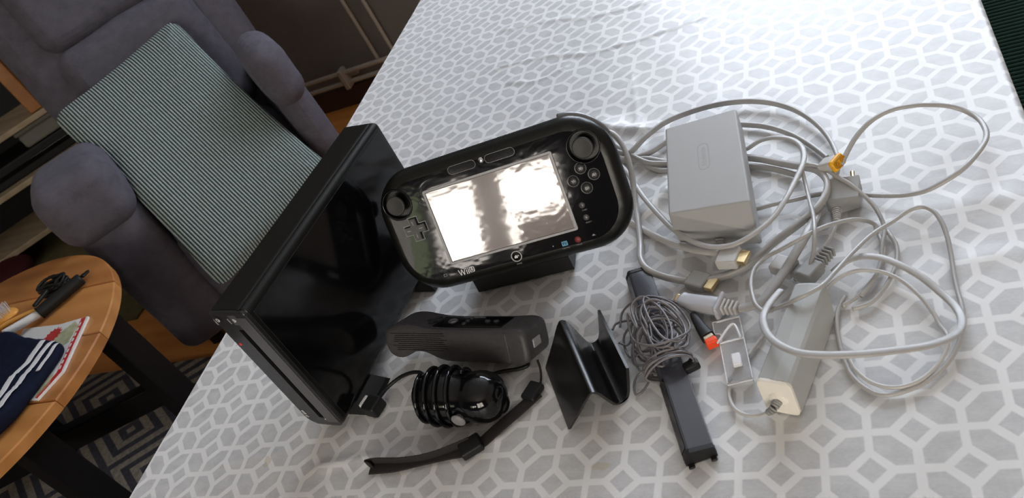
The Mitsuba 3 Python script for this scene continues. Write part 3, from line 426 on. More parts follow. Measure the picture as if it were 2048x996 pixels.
put(bk, 'head_cushion', plump(-.16, .27, -.60, -.49, .845, 1.15, .055, 10, tilt=0.14), 'm_chair', True)
for i in range(4): put(a, 'foot', at(trimesh.creation.cylinder(0.022, 0.07, 16, transform=trimesh.transformations.translation_matrix([(-0.30, 0.30)[i % 2], (-0.58, -0.12)[i // 2], 0.035])), CM), 'm_legs')
# corduroy pillow propped from the backrest over the seat front
TLc, TRc, BLc = np.array([-2.04, 1.51, .03 + TZ]), np.array([-1.80, 1.89, .05 + TZ]), np.array([-1.61, 1.21, -.44 + TZ])
e1, e2 = TRc - TLc, BLc - TLc; pn = np.cross(e2, e1); pn /= np.linalg.norm(pn); pn = pn if pn[2] > 0 else -pn
NR = 54; nu, nv = NR * 8 + 1, 56
def pillow_side(sg):
    u, v = np.meshgrid(np.linspace(0, 1, nu), np.linspace(0, 1, nv), indexing='ij')
    ed = np.minimum(np.minimum(u, 1 - u) * 0.456, np.minimum(v, 1 - v) * 0.70); th = 0.052 * np.sqrt(np.clip(1 - (1 - np.clip(ed / 0.085, 0, 1)) ** 2, 0, 1))
    th = th * (0.92 + 0.25 * (meshkit.fbm(np.stack([u * 3, v * 4, u * 0], -1), 2, 4) - .5))
    cu, cv = u - .5, v - .5; pinch = 1 - 0.07 * (2 * cu) ** 2 * 0 
    uu = u + 0.045 * cu * -(1 - (2 * cv) ** 2) * (2 * cu) ** 2 * 1.6; vv = v + 0.03 * cv * -(1 - (2 * cu) ** 2) * (2 * cv) ** 2
    am, bm = np.abs(uu - .5) * 2 * 1.0, np.abs(vv - .5) * 2; sq = np.maximum(am, bm) / np.maximum((am ** 16 + bm ** 16) ** (1 / 16), 1e-6); uu, vv = .5 + (uu - .5) * sq, .5 + (vv - .5) * sq
    rib = 0.0018 * np.cos(uu * NR * 2 * np.pi) * np.clip(ed / 0.004, 0, 1)
    P = TLc + uu[..., None] * e1 + vv[..., None] * e2 + (sg * (th + rib) - 0.018)[..., None] * pn
    return P, np.stack([uu * NR, v], -1)
Pt, Ut = pillow_side(1); Pb, Ub = pillow_side(-1)
gt, gb = grid(Pt, nu, nv), grid(Pb, nu, nv); gb.faces = gb.faces[:, ::-1]
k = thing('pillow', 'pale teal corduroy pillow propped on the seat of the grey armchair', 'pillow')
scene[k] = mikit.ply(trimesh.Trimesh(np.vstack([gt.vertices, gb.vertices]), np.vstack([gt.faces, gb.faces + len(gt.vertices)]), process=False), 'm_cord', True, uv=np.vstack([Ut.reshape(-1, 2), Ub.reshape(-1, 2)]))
# ================================================================== coffee table
CT, CR, CZ = np.array([-1.988, 0.742]), 0.452, TZ - 0.22
t = thing('coffee_table', 'round pine coffee table with black legs and crossed stretchers', 'table')
circ = Point(*CT).buffer(CR, 64)
cuts = [0.0, 0.502, 0.694, 0.871, 1.04, 2.0]
for i in range(5):
    strip = circ.intersection(sbox(-3, cuts[i] + 0.0006, 0, cuts[i + 1] - 0.0006))
    if strip.is_empty: continue
    n_ = len(strip.exterior.coords); pts = list(strip.exterior.coords)[:-1]
    m = extr(Polygon(pts), 0.020, CZ - 0.026); m2 = extr(Polygon(pts).buffer(-0.003), 0.026, CZ - 0.026)
    put(t, 'top_board', hullpts(np.vstack([np.c_[np.array(Polygon(pts).exterior.coords), np.full(len(pts) + 1, z)] for z in (CZ - 0.025, CZ - 0.003)] + [np.c_[np.array(Polygon(pts).buffer(-0.003).exterior.coords), np.full(len(Polygon(pts).buffer(-0.003).exterior.coords), CZ)]])), 'm_pine_b' if i % 2 else 'm_pine', False)
dg = np.array([0.72, 0.69, 0])
def leg_at(x, y): return rbox(0.052, 0.07, CZ - 0.027 - 0.011, 0.004, (x, y, (CZ - 0.027 + 0.011) / 2))
for (x, y) in ((-1.672, 0.952), (-1.672, 0.652), (-2.30, 0.952), (-2.30, 0.652)): put(t, 'leg', leg_at(x, y), 'm_legs')
for (p, q, zc) in (((-1.672, 0.952), (-2.30, 0.652), 0.235), ((-1.672, 0.652), (-2.30, 0.952), 0.30)):
    p, q = np.array([*p, zc]), np.array([*q, zc]); d = (q - p) / np.linalg.norm(q - p); L = np.linalg.norm(q - p) - 0.05
    put(t, 'stretcher', at(rbox(L, 0.035, 0.065, 0.004), frame((p + q) / 2, d, np.cross(ZV, d), ZV)), 'm_legs')
put(t, 'apron', rbox(0.60, 0.03, 0.07, 0.003, (-1.986, 0.66, CZ - 0.062)), 'm_legs')
put(t, 'apron', rbox(0.60, 0.03, 0.07, 0.003, (-1.986, 0.944, CZ - 0.062)), 'm_legs')
# ================================================================== things on the coffee table
k = thing('magazine', 'glossy magazine with a red edge stripe lying at the rim of the coffee table', 'magazine')
mg = [(-1.862, 0.925), (-1.723, 0.915), (-1.632, 0.924), (-1.574, 0.767), (-1.592, 0.697), (-1.80, 0.72)]
put(k, 'pages', extr(Polygon(mg), 0.005, CZ + 0.0006), 'm_paper', False)
put(k, 'cover_photo', extr(Polygon([(-1.71, .868), (-1.668, .915), (-1.645, .90), (-1.632, .85), (-1.66, .835)]), 0.0004, CZ + 0.0057), 'm_leafp', False)
put(k, 'cover_photo', extr(Polygon([(-1.62, .735), (-1.60, .765), (-1.588, .735), (-1.60, .70)]), 0.0004, CZ + 0.0057), 'm_leafp', False)
put(k, 'edge_stripe', extr(Polygon([(-1.652, .921), (-1.638, .922), (-1.578, .764), (-1.594, .700), (-1.604, .703), (-1.592, .764)]), 0.0004, CZ + 0.0057), 'm_red', False)
st = [(-1.715 + r * math.cos(a), .880 + r * math.sin(a)) for i in range(28) for a, r in [(i * math.pi / 14, .026 if i % 2 else .019)]]
put(k, 'starburst', extr(Polygon(st), 0.0004, CZ + 0.0062), 'm_red', False)
for i in range(9):
    f = i / 9; p0 = np.array([-1.641 + f * .053, .905 - f * .140]); d = np.array([.35, -.936]) * .009
    put(k, 'stripe_print', extr(LineString([p0, p0 + d * .8]).buffer(.0022), 0.0003, CZ + 0.0062), 'm_stripew', False)
# striped track trousers: a folded cloth slab draped on the magazine
tr = [(-1.99, .80), (-1.93, .886), (-1.838, .890), (-1.76, .862), (-1.70, .852), (-1.640, .838), (-1.607, .826), (-1.600, .78), (-1.600, .72), (-1.598, .65), (-1.62, .60), (-1.70, .585), (-1.85, .60), (-1.96, .68)]
ms = tm(mf(soft(tr, 0.032, 0.014, N=120)).refine_to_length(0.012)); v = np.asarray(ms.vertices).copy()
fold = meshkit.fbm(np.stack([v[:, 0] * 9 + v[:, 1] * 6, v[:, 1] * 5 - v[:, 0] * 9, v[:, 2] * 0], -1), 3, 6)
v[:, 2] *= 0.45 + 1.15 * fold; v[:, 2] += CZ + 0.0066
k = thing('track_trousers', 'folded navy track trousers with white stripes lying on the magazine', 'trousers')
put(k, 'cloth', trimesh.Trimesh(v, ms.faces, process=False), 'm_navy', True)
from scipy.spatial import cKDTree
kd = cKDTree(v[:, :2][v[:, 2] > CZ + .012]); vz = v[:, 2][v[:, 2] > CZ + .012]
def on_cloth(P): return np.array([[x, y, vz[kd.query([x, y], 4)[1]].max() + 0.001] for x, y in P])
for P, w in (([(-1.674, .838), (-1.674, .76), (-1.652, .69), (-1.645, .61)], .020), ([(-1.642, .833), (-1.637, .76), (-1.622, .70), (-1.612, .625)], .018), ([(-1.616, .823), (-1.608, .75)], .013), ([(-1.70, .60), (-1.66, .598), (-1.625, .612)], .012)):
    q = spline(np.c_[np.array(P), np.zeros(len(P))], 10); q = on_cloth(q[:, :2]); put(k, 'white_stripe', tube(q, w, .0022, raw=True, sides=8), 'm_stripew', True)
# curling iron
k = thing('curling_iron', 'black handled curling iron with a coiled cord lying on the coffee table', 'curling iron')
h0, h1 = np.array([-1.752, 1.052, CZ + .019]), np.array([-1.815, .952, CZ + .019]); tip = np.array([-1.86, .885, CZ + .034])
put(k, 'handle', tube([h0, h0 * .7 + h1 * .3, h0 * .3 + h1 * .7, h1], np.r_[0.026, np.full(23, .030), .033], np.r_[0.026, np.full(23, .030), .033], n=8, sides=18), 'm_black', True)
put(k, 'barrel', tube([h1 + [.0, .0, .0], (h1 + tip) / 2, tip], .019, n=6, sides=16), 'm_rod', True)
put(k, 'clamp_lever', rbox(.012, .05, .008, .003, (-1.822, .985, CZ + .036)), 'm_black')
rr = random.Random(4); pts = []
for i in range(84):
    a = i * 0.86; r = .014 + .026 * rr.random(); pts.append([-1.845 + r * math.cos(a) * 1.2, 1.045 + r * math.sin(a) * .8, CZ + .006 + .026 * (i / 84) + .006 * rr.random()])
put(k, 'cord', tube([[-1.752, 1.056, CZ + .019], [-1.765, 1.085, CZ + .012]] + pts, .0065, n=4, sides=7), 'm_black', True)
# hair brush
k = thing('hair_brush', 'clear bristled brush with an amber handle lying beside the curling iron', 'brush')
put(k, 'handle', tube([[-1.99, .893, CZ + .012], [-1.93, .930, CZ + .020], [-1.885, .952, CZ + .02], [-1.842, .974, CZ + .015]], .017, .011, sides=12), 'm_amber', True)
put(k, 'handle_cap', at(trimesh.creation.icosphere(3, .0085), trimesh.transformations.translation_matrix([-1.839, .9755, CZ + .015])), 'm_ivory', True)
put(k, 'pad', at(trimesh.creation.icosphere(3, 1.0), frame((-1.972, .964, CZ + .020), (.052, .012, 0), (-.01, .026, 0), (0, 0, .014))), 'm_amber', True)
br = []
for i in range(80):
    a, r = i * 2.39996, math.sqrt((i + .5) / 80); p = np.array([-1.972 + .046 * r * math.cos(a), .964 + .024 * r * math.sin(a), CZ + .030]); d = np.array([.25 * r * math.cos(a), .25 * r * math.sin(a), 1]); br.append(tube([p, p + d * .018], .0018, n=2, sides=5))
n_ = put(k, 'bristles', cat(*br), 'm_stripew', True); labels[n_] = {'label': 'clear bristles', 'kind': 'stuff'}
# ================================================================== green chair at the right edge
g = thing('green_chair', 'dark green ribbed chair just past the right edge of the dining table', 'chair')
sv = tm(mf(rbox(.46, .50, .09, .03, (0, 0, 0), 20)).refine_to_length(.02)); vv = np.asarray(sv.vertices).copy(); vv[:, 2] += .004 * np.sin(vv[:, 1] * 2 * np.pi / .014) * 0
put(g, 'seat', at(trimesh.Trimesh(vv, sv.faces, process=False), trimesh.transformations.translation_matrix([.372, 1.18, .44])), 'm_green', True)
put(g, 'seat_cover', at(cat(*[rbox(.44, .007, .006, .0028, (0, -.235 + i * .0095, .0)) for i in range(50)]), trimesh.transformations.translation_matrix([.372, 1.18, .488])), 'm_green', True)
for x in (.18, .56):
    for y in (.97, 1.39): put(g, 'leg', rbox(.04, .04, .389, .006, (x, y, .2055)), 'm_legs')
put(g, 'backrest', rbox(.05, .48, .50, .02, (.615, 1.18, .72)), 'm_green')
# ================================================================== game console, standing upright
yaw = -0.1377; cu, cv = np.array([math.cos(yaw), math.sin(yaw), 0]), np.array([-math.sin(yaw), math.cos(yaw), 0]); lean = math.radians(2.2)
cz_, cu_ = ZV * math.cos(lean) + cu * math.sin(lean), cu * math.cos(lean) - ZV * math.sin(lean)
co = np.array([-0.5755, 0.4002, TZ + 0.0135]); CWD, CD, CH = 0.047, 0.2685, 0.175
FC = frame(co, cu_, cz_, -cv)            # local: x across, y up, z towards the front
def outline(inset, n=10):
    out = []
    for cx, cy, r, a0 in ((0, 0, .015, 180), (CWD, 0, .010, 270), (CWD, CH, .006, 0), (0, CH, .004, 90)):
        sx, sy = (1 if cx == 0 else -1), (1 if cy == 0 else -1)
        for a in np.linspace(a0, a0 + 90, n): out.append((cx + sx * r + (r - inset) * math.cos(math.radians(a)), cy + sy * r + (r - inset) * math.sin(math.radians(a))))
    return np.array(out)
def sect(rows): return hullpts(np.vstack([np.c_[outline(i), np.full(len(outline(i)), z)] for i, z in rows]))
k = thing('game_console', 'black game console standing upright at the left edge of the tablecloth', 'game console')
body = put(k, 'body', at(sect([(.0015, -CD), (0, -CD + .002), (0, -.0042), (.0006, -.0036)]), FC), 'm_satin', 20)
fas = put(k, 'front_panel', at(sect([(.0006, -.0034), (.0006, -.0008), (.0016, 0)]), FC), 'm_fascia', 20)
put(fas, 'disc_slot', at(rbox(.0052, .136, .0008, .00035, (.0248, .083, .0002)), FC), 'm_slot')
put(fas, 'grey_stripe', at(rbox(.0150, .160, .0010, .0004, (.0366, .088, .0002)), FC), 'm_stripe', label='grey strip beside the disc slot')
put(k, 'side_panel', at(rbox(.0012, .158, .256, .0005, (CWD + .0001, .088, -.136)), FC), 'm_side', label='glossy side face')
put(k, 'top_rib', at(rbox(.003, .0012, .262, .0005, (CWD - .009, CH + .0001, -.134)), FC), 'm_black')
def on_front(x, y, z=.0004): return FC @ frame((x, y, z), (0, -1, 0), (1, 0, 0), (0, 0, 1))
pb = put(fas, 'power_button', at(trimesh.creation.cylinder(.0044, .0012, 28), FC @ trimesh.transformations.translation_matrix([.0072, .1655, .0002])), 'm_fascia')
eb = put(fas, 'eject_button', at(rbox(.009, .013, .0012, .0005, (.0285, .1650, .0002)), FC), 'm_stripe')
put(fas, 'printed_mark', text_at('POWER', .0016, on_front(.0018, .1625), .0001), 'm_ink')
put(fas, 'printed_mark', text_at('EJECT', .0016, on_front(.0205, .1635), .0001), 'm_ink')
put(fas, 'printed_mark', at(extr(Point(0, 0).buffer(.0022, 12).difference(Point(0, 0).buffer(.0015, 12)).union(sbox(-.0003, .0, .0003, .0026)), .0002), on_front(.0072, .1655, .0008)), 'm_ink')
put(fas, 'printed_mark', at(extr(Polygon([(-.0022, .0004), (.0022, .0004), (0, .0026)]).union(sbox(-.0022, -.0012, .0022, -.0003)), .0002), on_front(.0282, .1650, .0008)), 'm_ink')
put(fas, 'power_light', at(lathe([(0, .0012), (.0012, .001), (.0018, .0004), (.0019, 0)], 20), FC @ trimesh.transformations.translation_matrix([.0064, .1305, .0])), 'm_red', True, label='red power light')
put(fas, 'printed_logo', text_at('Wii U', .0036, on_front(.0062, .0200), .0002, True), 'm_ink')
put(fas, 'sensor_dot', at(trimesh.creation.cylinder(.0008, .0008, 12), FC @ trimesh.transformations.translation_matrix([.0285, .0125, .0003])), 'm_ink')
FB = frame(np.array([co[0], co[1], TZ]), cu, cv, ZV)
for d0 in (.022, .19):
    put(k, 'stand_foot', at(hullpts([(x, y, z) for z, xs_, ys_ in ((.0008, (-.006, .060), (d0, d0 + .046)), (.005, (-.004, .058), (d0 + .002, d0 + .044)), (.0155, (.0, .047), (d0 + .006, d0 + .04))) for x in xs_ for y in ys_]), FB), 'm_black', False, label='wedge shaped stand foot' if d0 < .1 else None)
# ================================================================== tablet controller leaning on its cradle
gy, gt_ = 0.12086, 1.15847; gu = np.array([math.cos(gy), math.sin(gy), 0]); gb_ = np.array([-math.sin(gy), math.cos(gy), 0])
gv = gb_ * math.cos(gt_) + ZV * math.sin(gt_); gn = np.cross(gu, gv); go = np.array([-0.35836, 0.57638, 0.09851 + TZ]); GM = frame(go, gu, gv, gn)
def rr_pts(w, h, r, z, n=14): return np.c_[np.array(rrect(w, h, r).exterior.coords), np.full(len(rrect(w, h, r).exterior.coords), z)]
def rlayers(rows): return tm(m3.Manifold.hull_points(np.vstack([rr_pts(.259 - 2 * i, .135 - 2 * i, .046 - i * .75, z) for i, z in rows])))
k = thing('tablet_controller', 'glossy black tablet game controller with a bright screen leaning on a cradle', 'game controller')
body = rlayers([(.0125, 0), (.007, -.0008), (.003, -.0035), (.0008, -.0075), (0, -.0115), (.0012, -.017), (.006, -.0215), (.014, -.023)])
wells = [tm(m3.Manifold.cylinder(.02, .0145, .0160, 40).translate([x, .0352, -.006])) for x in (-.1030, .1023)]
mb = mf(body)
for w_ in wells: mb = mb - mf(w_)
put(k, 'shell', at(tm(mb), GM), 'm_satin', 40)
plate = m3.Manifold.hull_points(rr_pts(.234, .110, .034, -.0004).tolist() and np.vstack([rr_pts(.234, .110, .034, -.0006), rr_pts(.2335, .1095, .034, .0007)]))
for w_ in wells: plate = plate - mf(w_)
fp = put(k, 'front_plate', at(tm(plate), GM), 'm_gloss', 25, label='glossy front plate')
sc = put(k, 'screen', at(rbox(.1368, .0770, .0012, .0005, (0, 0, .0010)), GM), 'm_screen', 25, label='reflecting touch screen')
fr = rrect(.1420, .0820, .002).difference(rrect(.1370, .0772, .001))
put(sc, 'bezel', at(extr(fr, .0012, .0006), GM), 'm_bezel', False, label='silver screen frame')
for x in (-.1030, .1023):
    L = trimesh.transformations.translation_matrix([x, .0352, 0])
    s = put(k, 'thumb_stick', at(lathe([(0, .0060), (.0055, .0056), (.0085, .0064), (.0098, .0060), (.0104, .0046), (.0098, .0034), (.005, .0030), (.0045, -.004), (0, -.004)], 40), GM @ L), 'm_stick', 40)
    put(s, 'well_rim', at(lathe([(.0160, -.001), (.0168, .0012), (.0158, .0015), (.0150, .0006), (.0148, -.001)], 48), GM @ L), 'm_pgloss', True)
cross = sbox(-.0115, -.0038, .0115, .0038).union(sbox(-.0038, -.0115, .0038, .0115))
L = trimesh.transformations.translation_matrix([-.0929, .0059, 0])
dp = put(k, 'direction_pad', at(cat(extr(cross, .0034, .0006), extr(cross.buffer(-.0008), .0004, .0040)), GM @ L), 'm_btn', False)
put(dp, 'recess_rim', at(extr(cross.buffer(.0018, join_style=2).difference(cross.buffer(.0012, join_style=2)), .0006, .0006), GM @ L), 'm_inkdim', False)
for i, (ax, ay) in enumerate(((0, 1), (1, 0), (0, -1), (-1, 0))): put(dp, 'arm_groove', at(rbox(.0008 + .0035 * abs(ax), .0008 + .0035 * abs(ay), .0004, .00015, (.007 * ax, .007 * ay, .0045)), GM @ L), 'm_inkdim')
for ch, x, y in (('X', .0928, .0164), ('A', .1034, .0072), ('B', .0926, -.0036), ('Y', .0820, .0063)):
    L = trimesh.transformations.translation_matrix([x, y, 0])
    b = put(k, 'face_button', at(lathe([(0, .0036), (.003, .0034), (.0042, .0028), (.0048, .0014), (.0048, 0)], 32), GM @ L), 'm_btn', True)
    put(b, 'letter', text_at(ch, .0030, GM @ L @ trimesh.transformations.translation_matrix([0, 0, .0035]), .0003), 'm_ink')
    put(b, 'rim', at(lathe([(.0050, .0), (.0059, .0010), (.0057, .0012), (.0051, .0008)], 32), GM @ L), 'm_bezel', True)
for ch, y, t_ in (('+', -.0187, 'START'), ('-', -.0314, 'SELECT')):
    L = trimesh.transformations.translation_matrix([.0822, y, 0])
    b = put(k, 'menu_button', at(lathe([(0, .0030), (.0022, .0026), (.0031, .0014), (.0032, 0)], 24), GM @ L), 'm_bezel', True)
    put(b, 'letter', text_at(ch, .003, GM @ L @ trimesh.transformations.translation_matrix([0, 0, .003]), .0002), 'm_slot')
    put(fp, 'printed_mark', text_at(t_, .0012, GM @ trimesh.transformations.translation_matrix([.0832, y - .0052, .0008]), .0001), 'm_inkdim')
L = trimesh.transformations.translation_matrix([.0002, -.0508, 0])
hb = put(k, 'home_button', at(lathe([(0, .0024), (.0036, .0022), (.0044, .0012), (.0044, 0)], 32), GM @ L), 'm_pgloss', True)
put(hb, 'ring', at(lathe([(.0047, .0004), (.0050, .0018), (.0056, .0018), (.0059, .0004)], 36), GM @ L), 'm_ink', True, label='pale ring')
put(hb, 'house_mark', at(extr(Polygon([(-.0018, -.0015), (.0018, -.0015), (.0018, .0004), (0, .0022), (-.0018, .0004)]), .0003, .0024), GM @ L), 'm_ink', False)
put(fp, 'printed_mark', text_at('HOME', .0014, GM @ trimesh.transformations.translation_matrix([.0002, -.0592, -.0002]), .0003), 'm_inkdim')
put(fp, 'printed_logo', text_at('Wii', .0062, GM @ trimesh.transformations.translation_matrix([-.0605, -.0520, .0007]), .0002, True), 'm_ink')
lu = rrect(.0058, .0062, .0014)
put(fp, 'printed_logo', at(extr(lu, .0002), GM @ trimesh.transformations.translation_matrix([-.0510, -.0516, .0007])), 'm_ink', False)
put(fp, 'printed_logo', text_at('U', .0042, GM @ trimesh.transformations.translation_matrix([-.0510, -.0518, .0009]), .0001, True), 'm_slot')
b = put(k, 'tv_button', at(rbox(.0062, .0050, .0010, .0004, (.0527, -.0512, .0008)), GM), 'm_blue'); put(b, 'letter', text_at('TV', .0026, GM @ trimesh.transformations.translation_matrix([.0527, -.0512, .0013]), .0001, True), 'm_slot')
put(fp, 'printed_mark', text_at('CONTROL', .0012, GM @ trimesh.transformations.translation_matrix([.0527, -.0560, .0004]), .0003), 'm_inkdim')
put(k, 'power_button', at(lathe([(0, .0016), (.0030, .0014), (.0034, .0004), (.0034, 0)], 28), GM @ trimesh.transformations.translation_matrix([.0667, -.0508, 0])), 'm_redd', True, label='small red power button')
put(fp, 'printed_mark', text_at('POWER', .0012, GM @ trimesh.transformations.translation_matrix([.0667, -.0560, .0004]), .0003), 'm_inkdim')
put(fp, 'printed_mark', at(extr(Polygon([(-.002, 0), (.002, 0), (0, .002)]), .0002, .0007), GM @ trimesh.transformations.translation_matrix([.0835, -.0512, 0])), 'm_inkdim', False)
put(fp, 'printed_mark', at(extr(rrect(.004, .0028, .0004).difference(rrect(.003, .0018, .0002)), .0002, .0007), GM @ trimesh.transformations.translation_matrix([-.0816, -.0505, 0])), 'm_inkdim', False)
put(k, 'microphone', at(trimesh.creation.cylinder(.0007, .001, 12), GM @ trimesh.transformations.translation_matrix([.0406, -.0508, .0006])), 'm_inkdim')
put(k, 'camera', at(lathe([(0, .0022), (.002, .002), (.0032, .0010), (.0034, 0)], 28), GM @ trimesh.transformations.translation_matrix([.0004, .0525, -.0004])), 'm_chrome', True, label='small round camera lens')
for x0, x1 in ((-.036, -.006), (.005, .0365)):
    pl_ = LineString([(x0 + .004, .0520), (x1 - .004, .0520)]).buffer(.0040, 12)
    s = put(k, 'sensor_window', at(extr(pl_, .0012, -.0004), GM), 'm_pgloss', False); put(s, 'edge', at(extr(pl_.buffer(.0003).difference(pl_), .0015, -.0004), GM), 'm_bezel' if x0 > 0 else 'm_inkdim', False)
for sx in (-1, 1):
    arc = [(sx * (.0835 + .0432 * math.sin(a)), .0215 + .0432 * math.cos(a) + (.002 if sx > 0 else -.002), -.0165) for a in np.linspace(0, 1.25, 9)]
    put(k, 'shoulder_button', at(tube(arc, .007, .007, n=4, sides=12, upv=(0, 0, 1)), GM), 'm_pgloss' if sx < 0 else 'm_bezel', True, label='silvery shoulder button' if sx > 0 else None)
put(k, 'grip', at(rbox(.230, .022, .016, .007, (0, .026, -.030)), GM), 'm_satin')
# cradle
cy_ = 0.10; ku, kv = np.array([math.cos(cy_), math.sin(cy_), 0]), np.array([-math.sin(cy_), math.cos(cy_), 0]); KM = frame(np.array([-.3705, .5690, TZ]), ku, kv, ZV)
k = thing('charging_cradle', 'low black charging cradle holding up the tablet game controller', 'charging cradle')
put(k, 'base', at(hullpts([(x, y, z) for z, w, a, b in ((.0006, .0545, .004, .085), (.004, .056, .0, .088), (.021, .056, .002, .080), (.0235, .0545, .006, .074)) for x in (-w, w) for y in (a, b)]), KM), 'm_black', False)
bo = go - gn * .0245 - gn * .006
put(k, 'back_support', at(rbox(.10, .075, .010, .004, (-.012, -.034, -.0312)), GM), 'm_black')
put(k, 'front_lip', at(rbox(.104, .004, .006, .0018, (0, .003, .0255)), KM), 'm_black')
# ================================================================== remote in its rubber sleeve
rd = np.array([.985, -.17, 0]); rd /= np.linalg.norm(rd); rp = np.cross(ZV, rd); ra = math.radians(62)
rs, rb_ = -rp * math.sin(ra) + ZV * math.cos(ra), rp * math.cos(ra) + ZV * math.sin(ra); ro = np.array([-.4935, .4930, TZ + .0284]); RM = frame(ro, rd, rb_, rs)
prof = np.array([(2, -10), (0, 2), (4, 13), (16, 19), (34, 20), (52, 17), (70, 15.2), (100, 15), (140, 15), (166, 15.5), (172, 12), (173, 0), (172.5, -13), (168, -18.5), (140, -19), (100, -19), (74, -18.5), (62, -15), (52, -10.5), (38, -9.5), (28, -13.5), (18, -17), (8, -15.5)]) / 1000.
k = thing('remote', 'black remote controller in a ribbed rubber sleeve lying on its side', 'remote control')
sl = at(soft(spline(np.vstack([np.c_[prof, np.zeros(len(prof))], [[*prof[0], 0]]]), 5)[:-1, :2].tolist(), .043, .0055, N=170), RM @ trimesh.transformations.translation_matrix([0, 0, -.0215]))
jk = put(k, 'rubber_sleeve', sl, 'm_rubber', True)
for i in range(9): put(jk, 'rib', at(rbox(.060 + .004 * (i % 3), .0007, .0006, .00025, (.046 + .003 * (i % 2), -.006 + .0022 * i, .0216)), RM), 'm_black')
put(jk, 'end_band', at(rbox(.004, .029, .0006, .0003, (.150, -.002, .0216)), RM), 'm_stripe', label='pale band at the tail end')
fpl = put(k, 'button_face', at(rbox(.098, .0012, .026, .0005, (.094, .0154, 0)), RM), 'm_pgloss')
RB = lambda x, z: RM @ frame((x, .016, z), (1, 0, 0), (0, 0, -1), (0, 1, 0))
put(fpl, 'direction_pad', at(extr(affinity.scale(cross, .75, .75), .0022), RB(.056, 0)), 'm_btn', False)
for x, z, r in ((.078, 0, .0052), (.096, -.007, .0026), (.096, 0, .0026), (.096, .007, .0026), (.120, 0, .0030), (.130, 0, .0030)): put(fpl, 'button', at(lathe([(0, .0018), (r * .8, .0015), (r, .0006), (r, 0)], 24), RB(x, z)), 'm_bezel' if x < .08 else 'm_btn', True)
put(k, 'tail_port', at(rbox(.002, .0085, .013, .0008, (.1735, -.0015, .004)), RM), 'm_inkdim', label='grey connector socket in the tail end')
put(k, 'strap_cord', tube(up_pts := mm('strapcord') + [0, 0, TZ], .0022, sides=7), 'm_strap', True)
sp = mm('strap') + [0, 0, TZ]; sp[:, 2] = TZ + .0035
put(k, 'wrist_strap', tube(sp[2:], .0135, .0018, sides=8, sq=.6), 'm_strap', True)
su = mm('strap_up') + [0, 0, TZ]; su[:, 2] = TZ + .0075
put(k, 'wrist_strap', tube(np.vstack([sp[-1:] + [.004, .0, .004], sp[-1:] + [-.003, .003, .004], su]), .0018, .011, sides=8, sq=.6), 'm_strap', True, label='strap loop standing on its edge')
def blockat(a, b, w, h, r, zc=None):
    a, b = np.asarray(a, float), np.asarray(b, float); d = (b - a) / np.linalg.norm(b - a); s_ = np.cross(ZV, d); s_ /= np.linalg.norm(s_); return at(rbox(np.linalg.norm(b - a), w, h, r), frame((a + b) / 2, d, s_, np.cross(d, s_)))
put(k, 'strap_clip', blockat([-.3262, .4290, TZ + .005], [-.3335, .4110, TZ + .005], .0155, .007, .002), 'm_black')
put(k, 'strap_slide', blockat([-.3705, .3705, TZ + .006], [-.3885, .3590, TZ + .006], .0175, .009, .002), 'm_black')
# ================================================================== bulb shaped hand controller with its cord wound round it
na, nb = np.array([-.440, .4110, TZ + .0282]), np.array([-.346, .4010, TZ + .0252]); nd = (nb - na) / np.linalg.norm(nb - na); ns = np.cross(ZV, nd); NM = frame(na, ns, np.cross(nd, ns), nd)
npf = [(0, 0), (.010, .0012), (.0175, .006), (.0225, .014), (.0250, .024), (.0258, .034), (.0250, .044), (.0232, .053), (.0226, .060), (.0236, .067), (.0240, .074), (.0222, .082), (.0175, .089), (.010, .0935), (0, .095)]
def prof_r(s): return float(np.interp(s, [q[1] for q in npf[:8]] + [.060, .067, .074, .095], [q[0] for q in npf[:8]] + [.0226, .0236, .0240, 0]))
pf = spline(np.c_[np.array(npf), np.zeros(len(npf))], 5)[:, :2]; pf[:, 0] = np.maximum(pf[:, 0], 0); pf[0, 0] = pf[-1, 0] = 0
k = thing('bulb_controller', 'glossy black bulb shaped hand controller with its own cord wound round it', 'game controller')
put(k, 'shell', lathe(pf, 56, NM), 'm_pgloss', True)
tocam = EYE - (na + nb) / 2; tocam -= nd * (tocam @ nd); tocam /= np.linalg.norm(tocam)
side = np.cross(nd, tocam); sdir = tocam * .60 - side * .80 if (-side)[2] < 0 else tocam * .60 + side * .80
sdir = sdir / np.linalg.norm(sdir); sb_ = na + nd * .058 + sdir * .0215; SMt = frame(sb_, nd, np.cross(sdir, nd), sdir)
s = put(k, 'thumb_stick', at(lathe([(0, .0078), (.0045, .0074), (.0066, .0062), (.0070, .0050), (.0064, .0042), (.0040, .0036), (.0040, -.002), (0, -.002)], 36), SMt), 'm_stickg', True, label='grey domed thumb stick')
put(s, 'collar', at(lathe([(.0075, 0), (.0098, .0012), (.0106, .0008), (.0102, -.003)], 36), SMt), 'm_pgloss', True)
for i, c_ in enumerate((.006, -.009)): put(k, 'trigger', at(at(trimesh.creation.icosphere(3), np.diag([.010, .0075 + .002 * i, .007, 1.0])), NM @ trimesh.transformations.translation_matrix([0, c_, .0885])), 'm_pgloss', True)
wp = []
for i in range(4 * 14 + 1):
    a = 2 * math.pi * i / 14 + 1.2; s_ = .009 + .046 * i / 56 + .004 * math.cos(a - 2.2); r_ = prof_r(s_) + .0020
    q = na + nd * s_ + ns * math.cos(a) * r_ + np.cross(nd, ns) * math.sin(a) * r_; q[2] = max(q[2], TZ + .0022); wp.append(q)
put(k, 'wound_cord', tube(np.array(wp), .0040, n=4, sides=9), 'm_pgloss', True, label='cord wound four times round the grip')
put(k, 'cord', tube(mm('nun_cord') + [0, 0, TZ], .0040, sides=9), 'm_black', True); put(k, 'cord', tube(mm('nun_cord2') + [0, 0, TZ], .0038, sides=9), 'm_black', True)
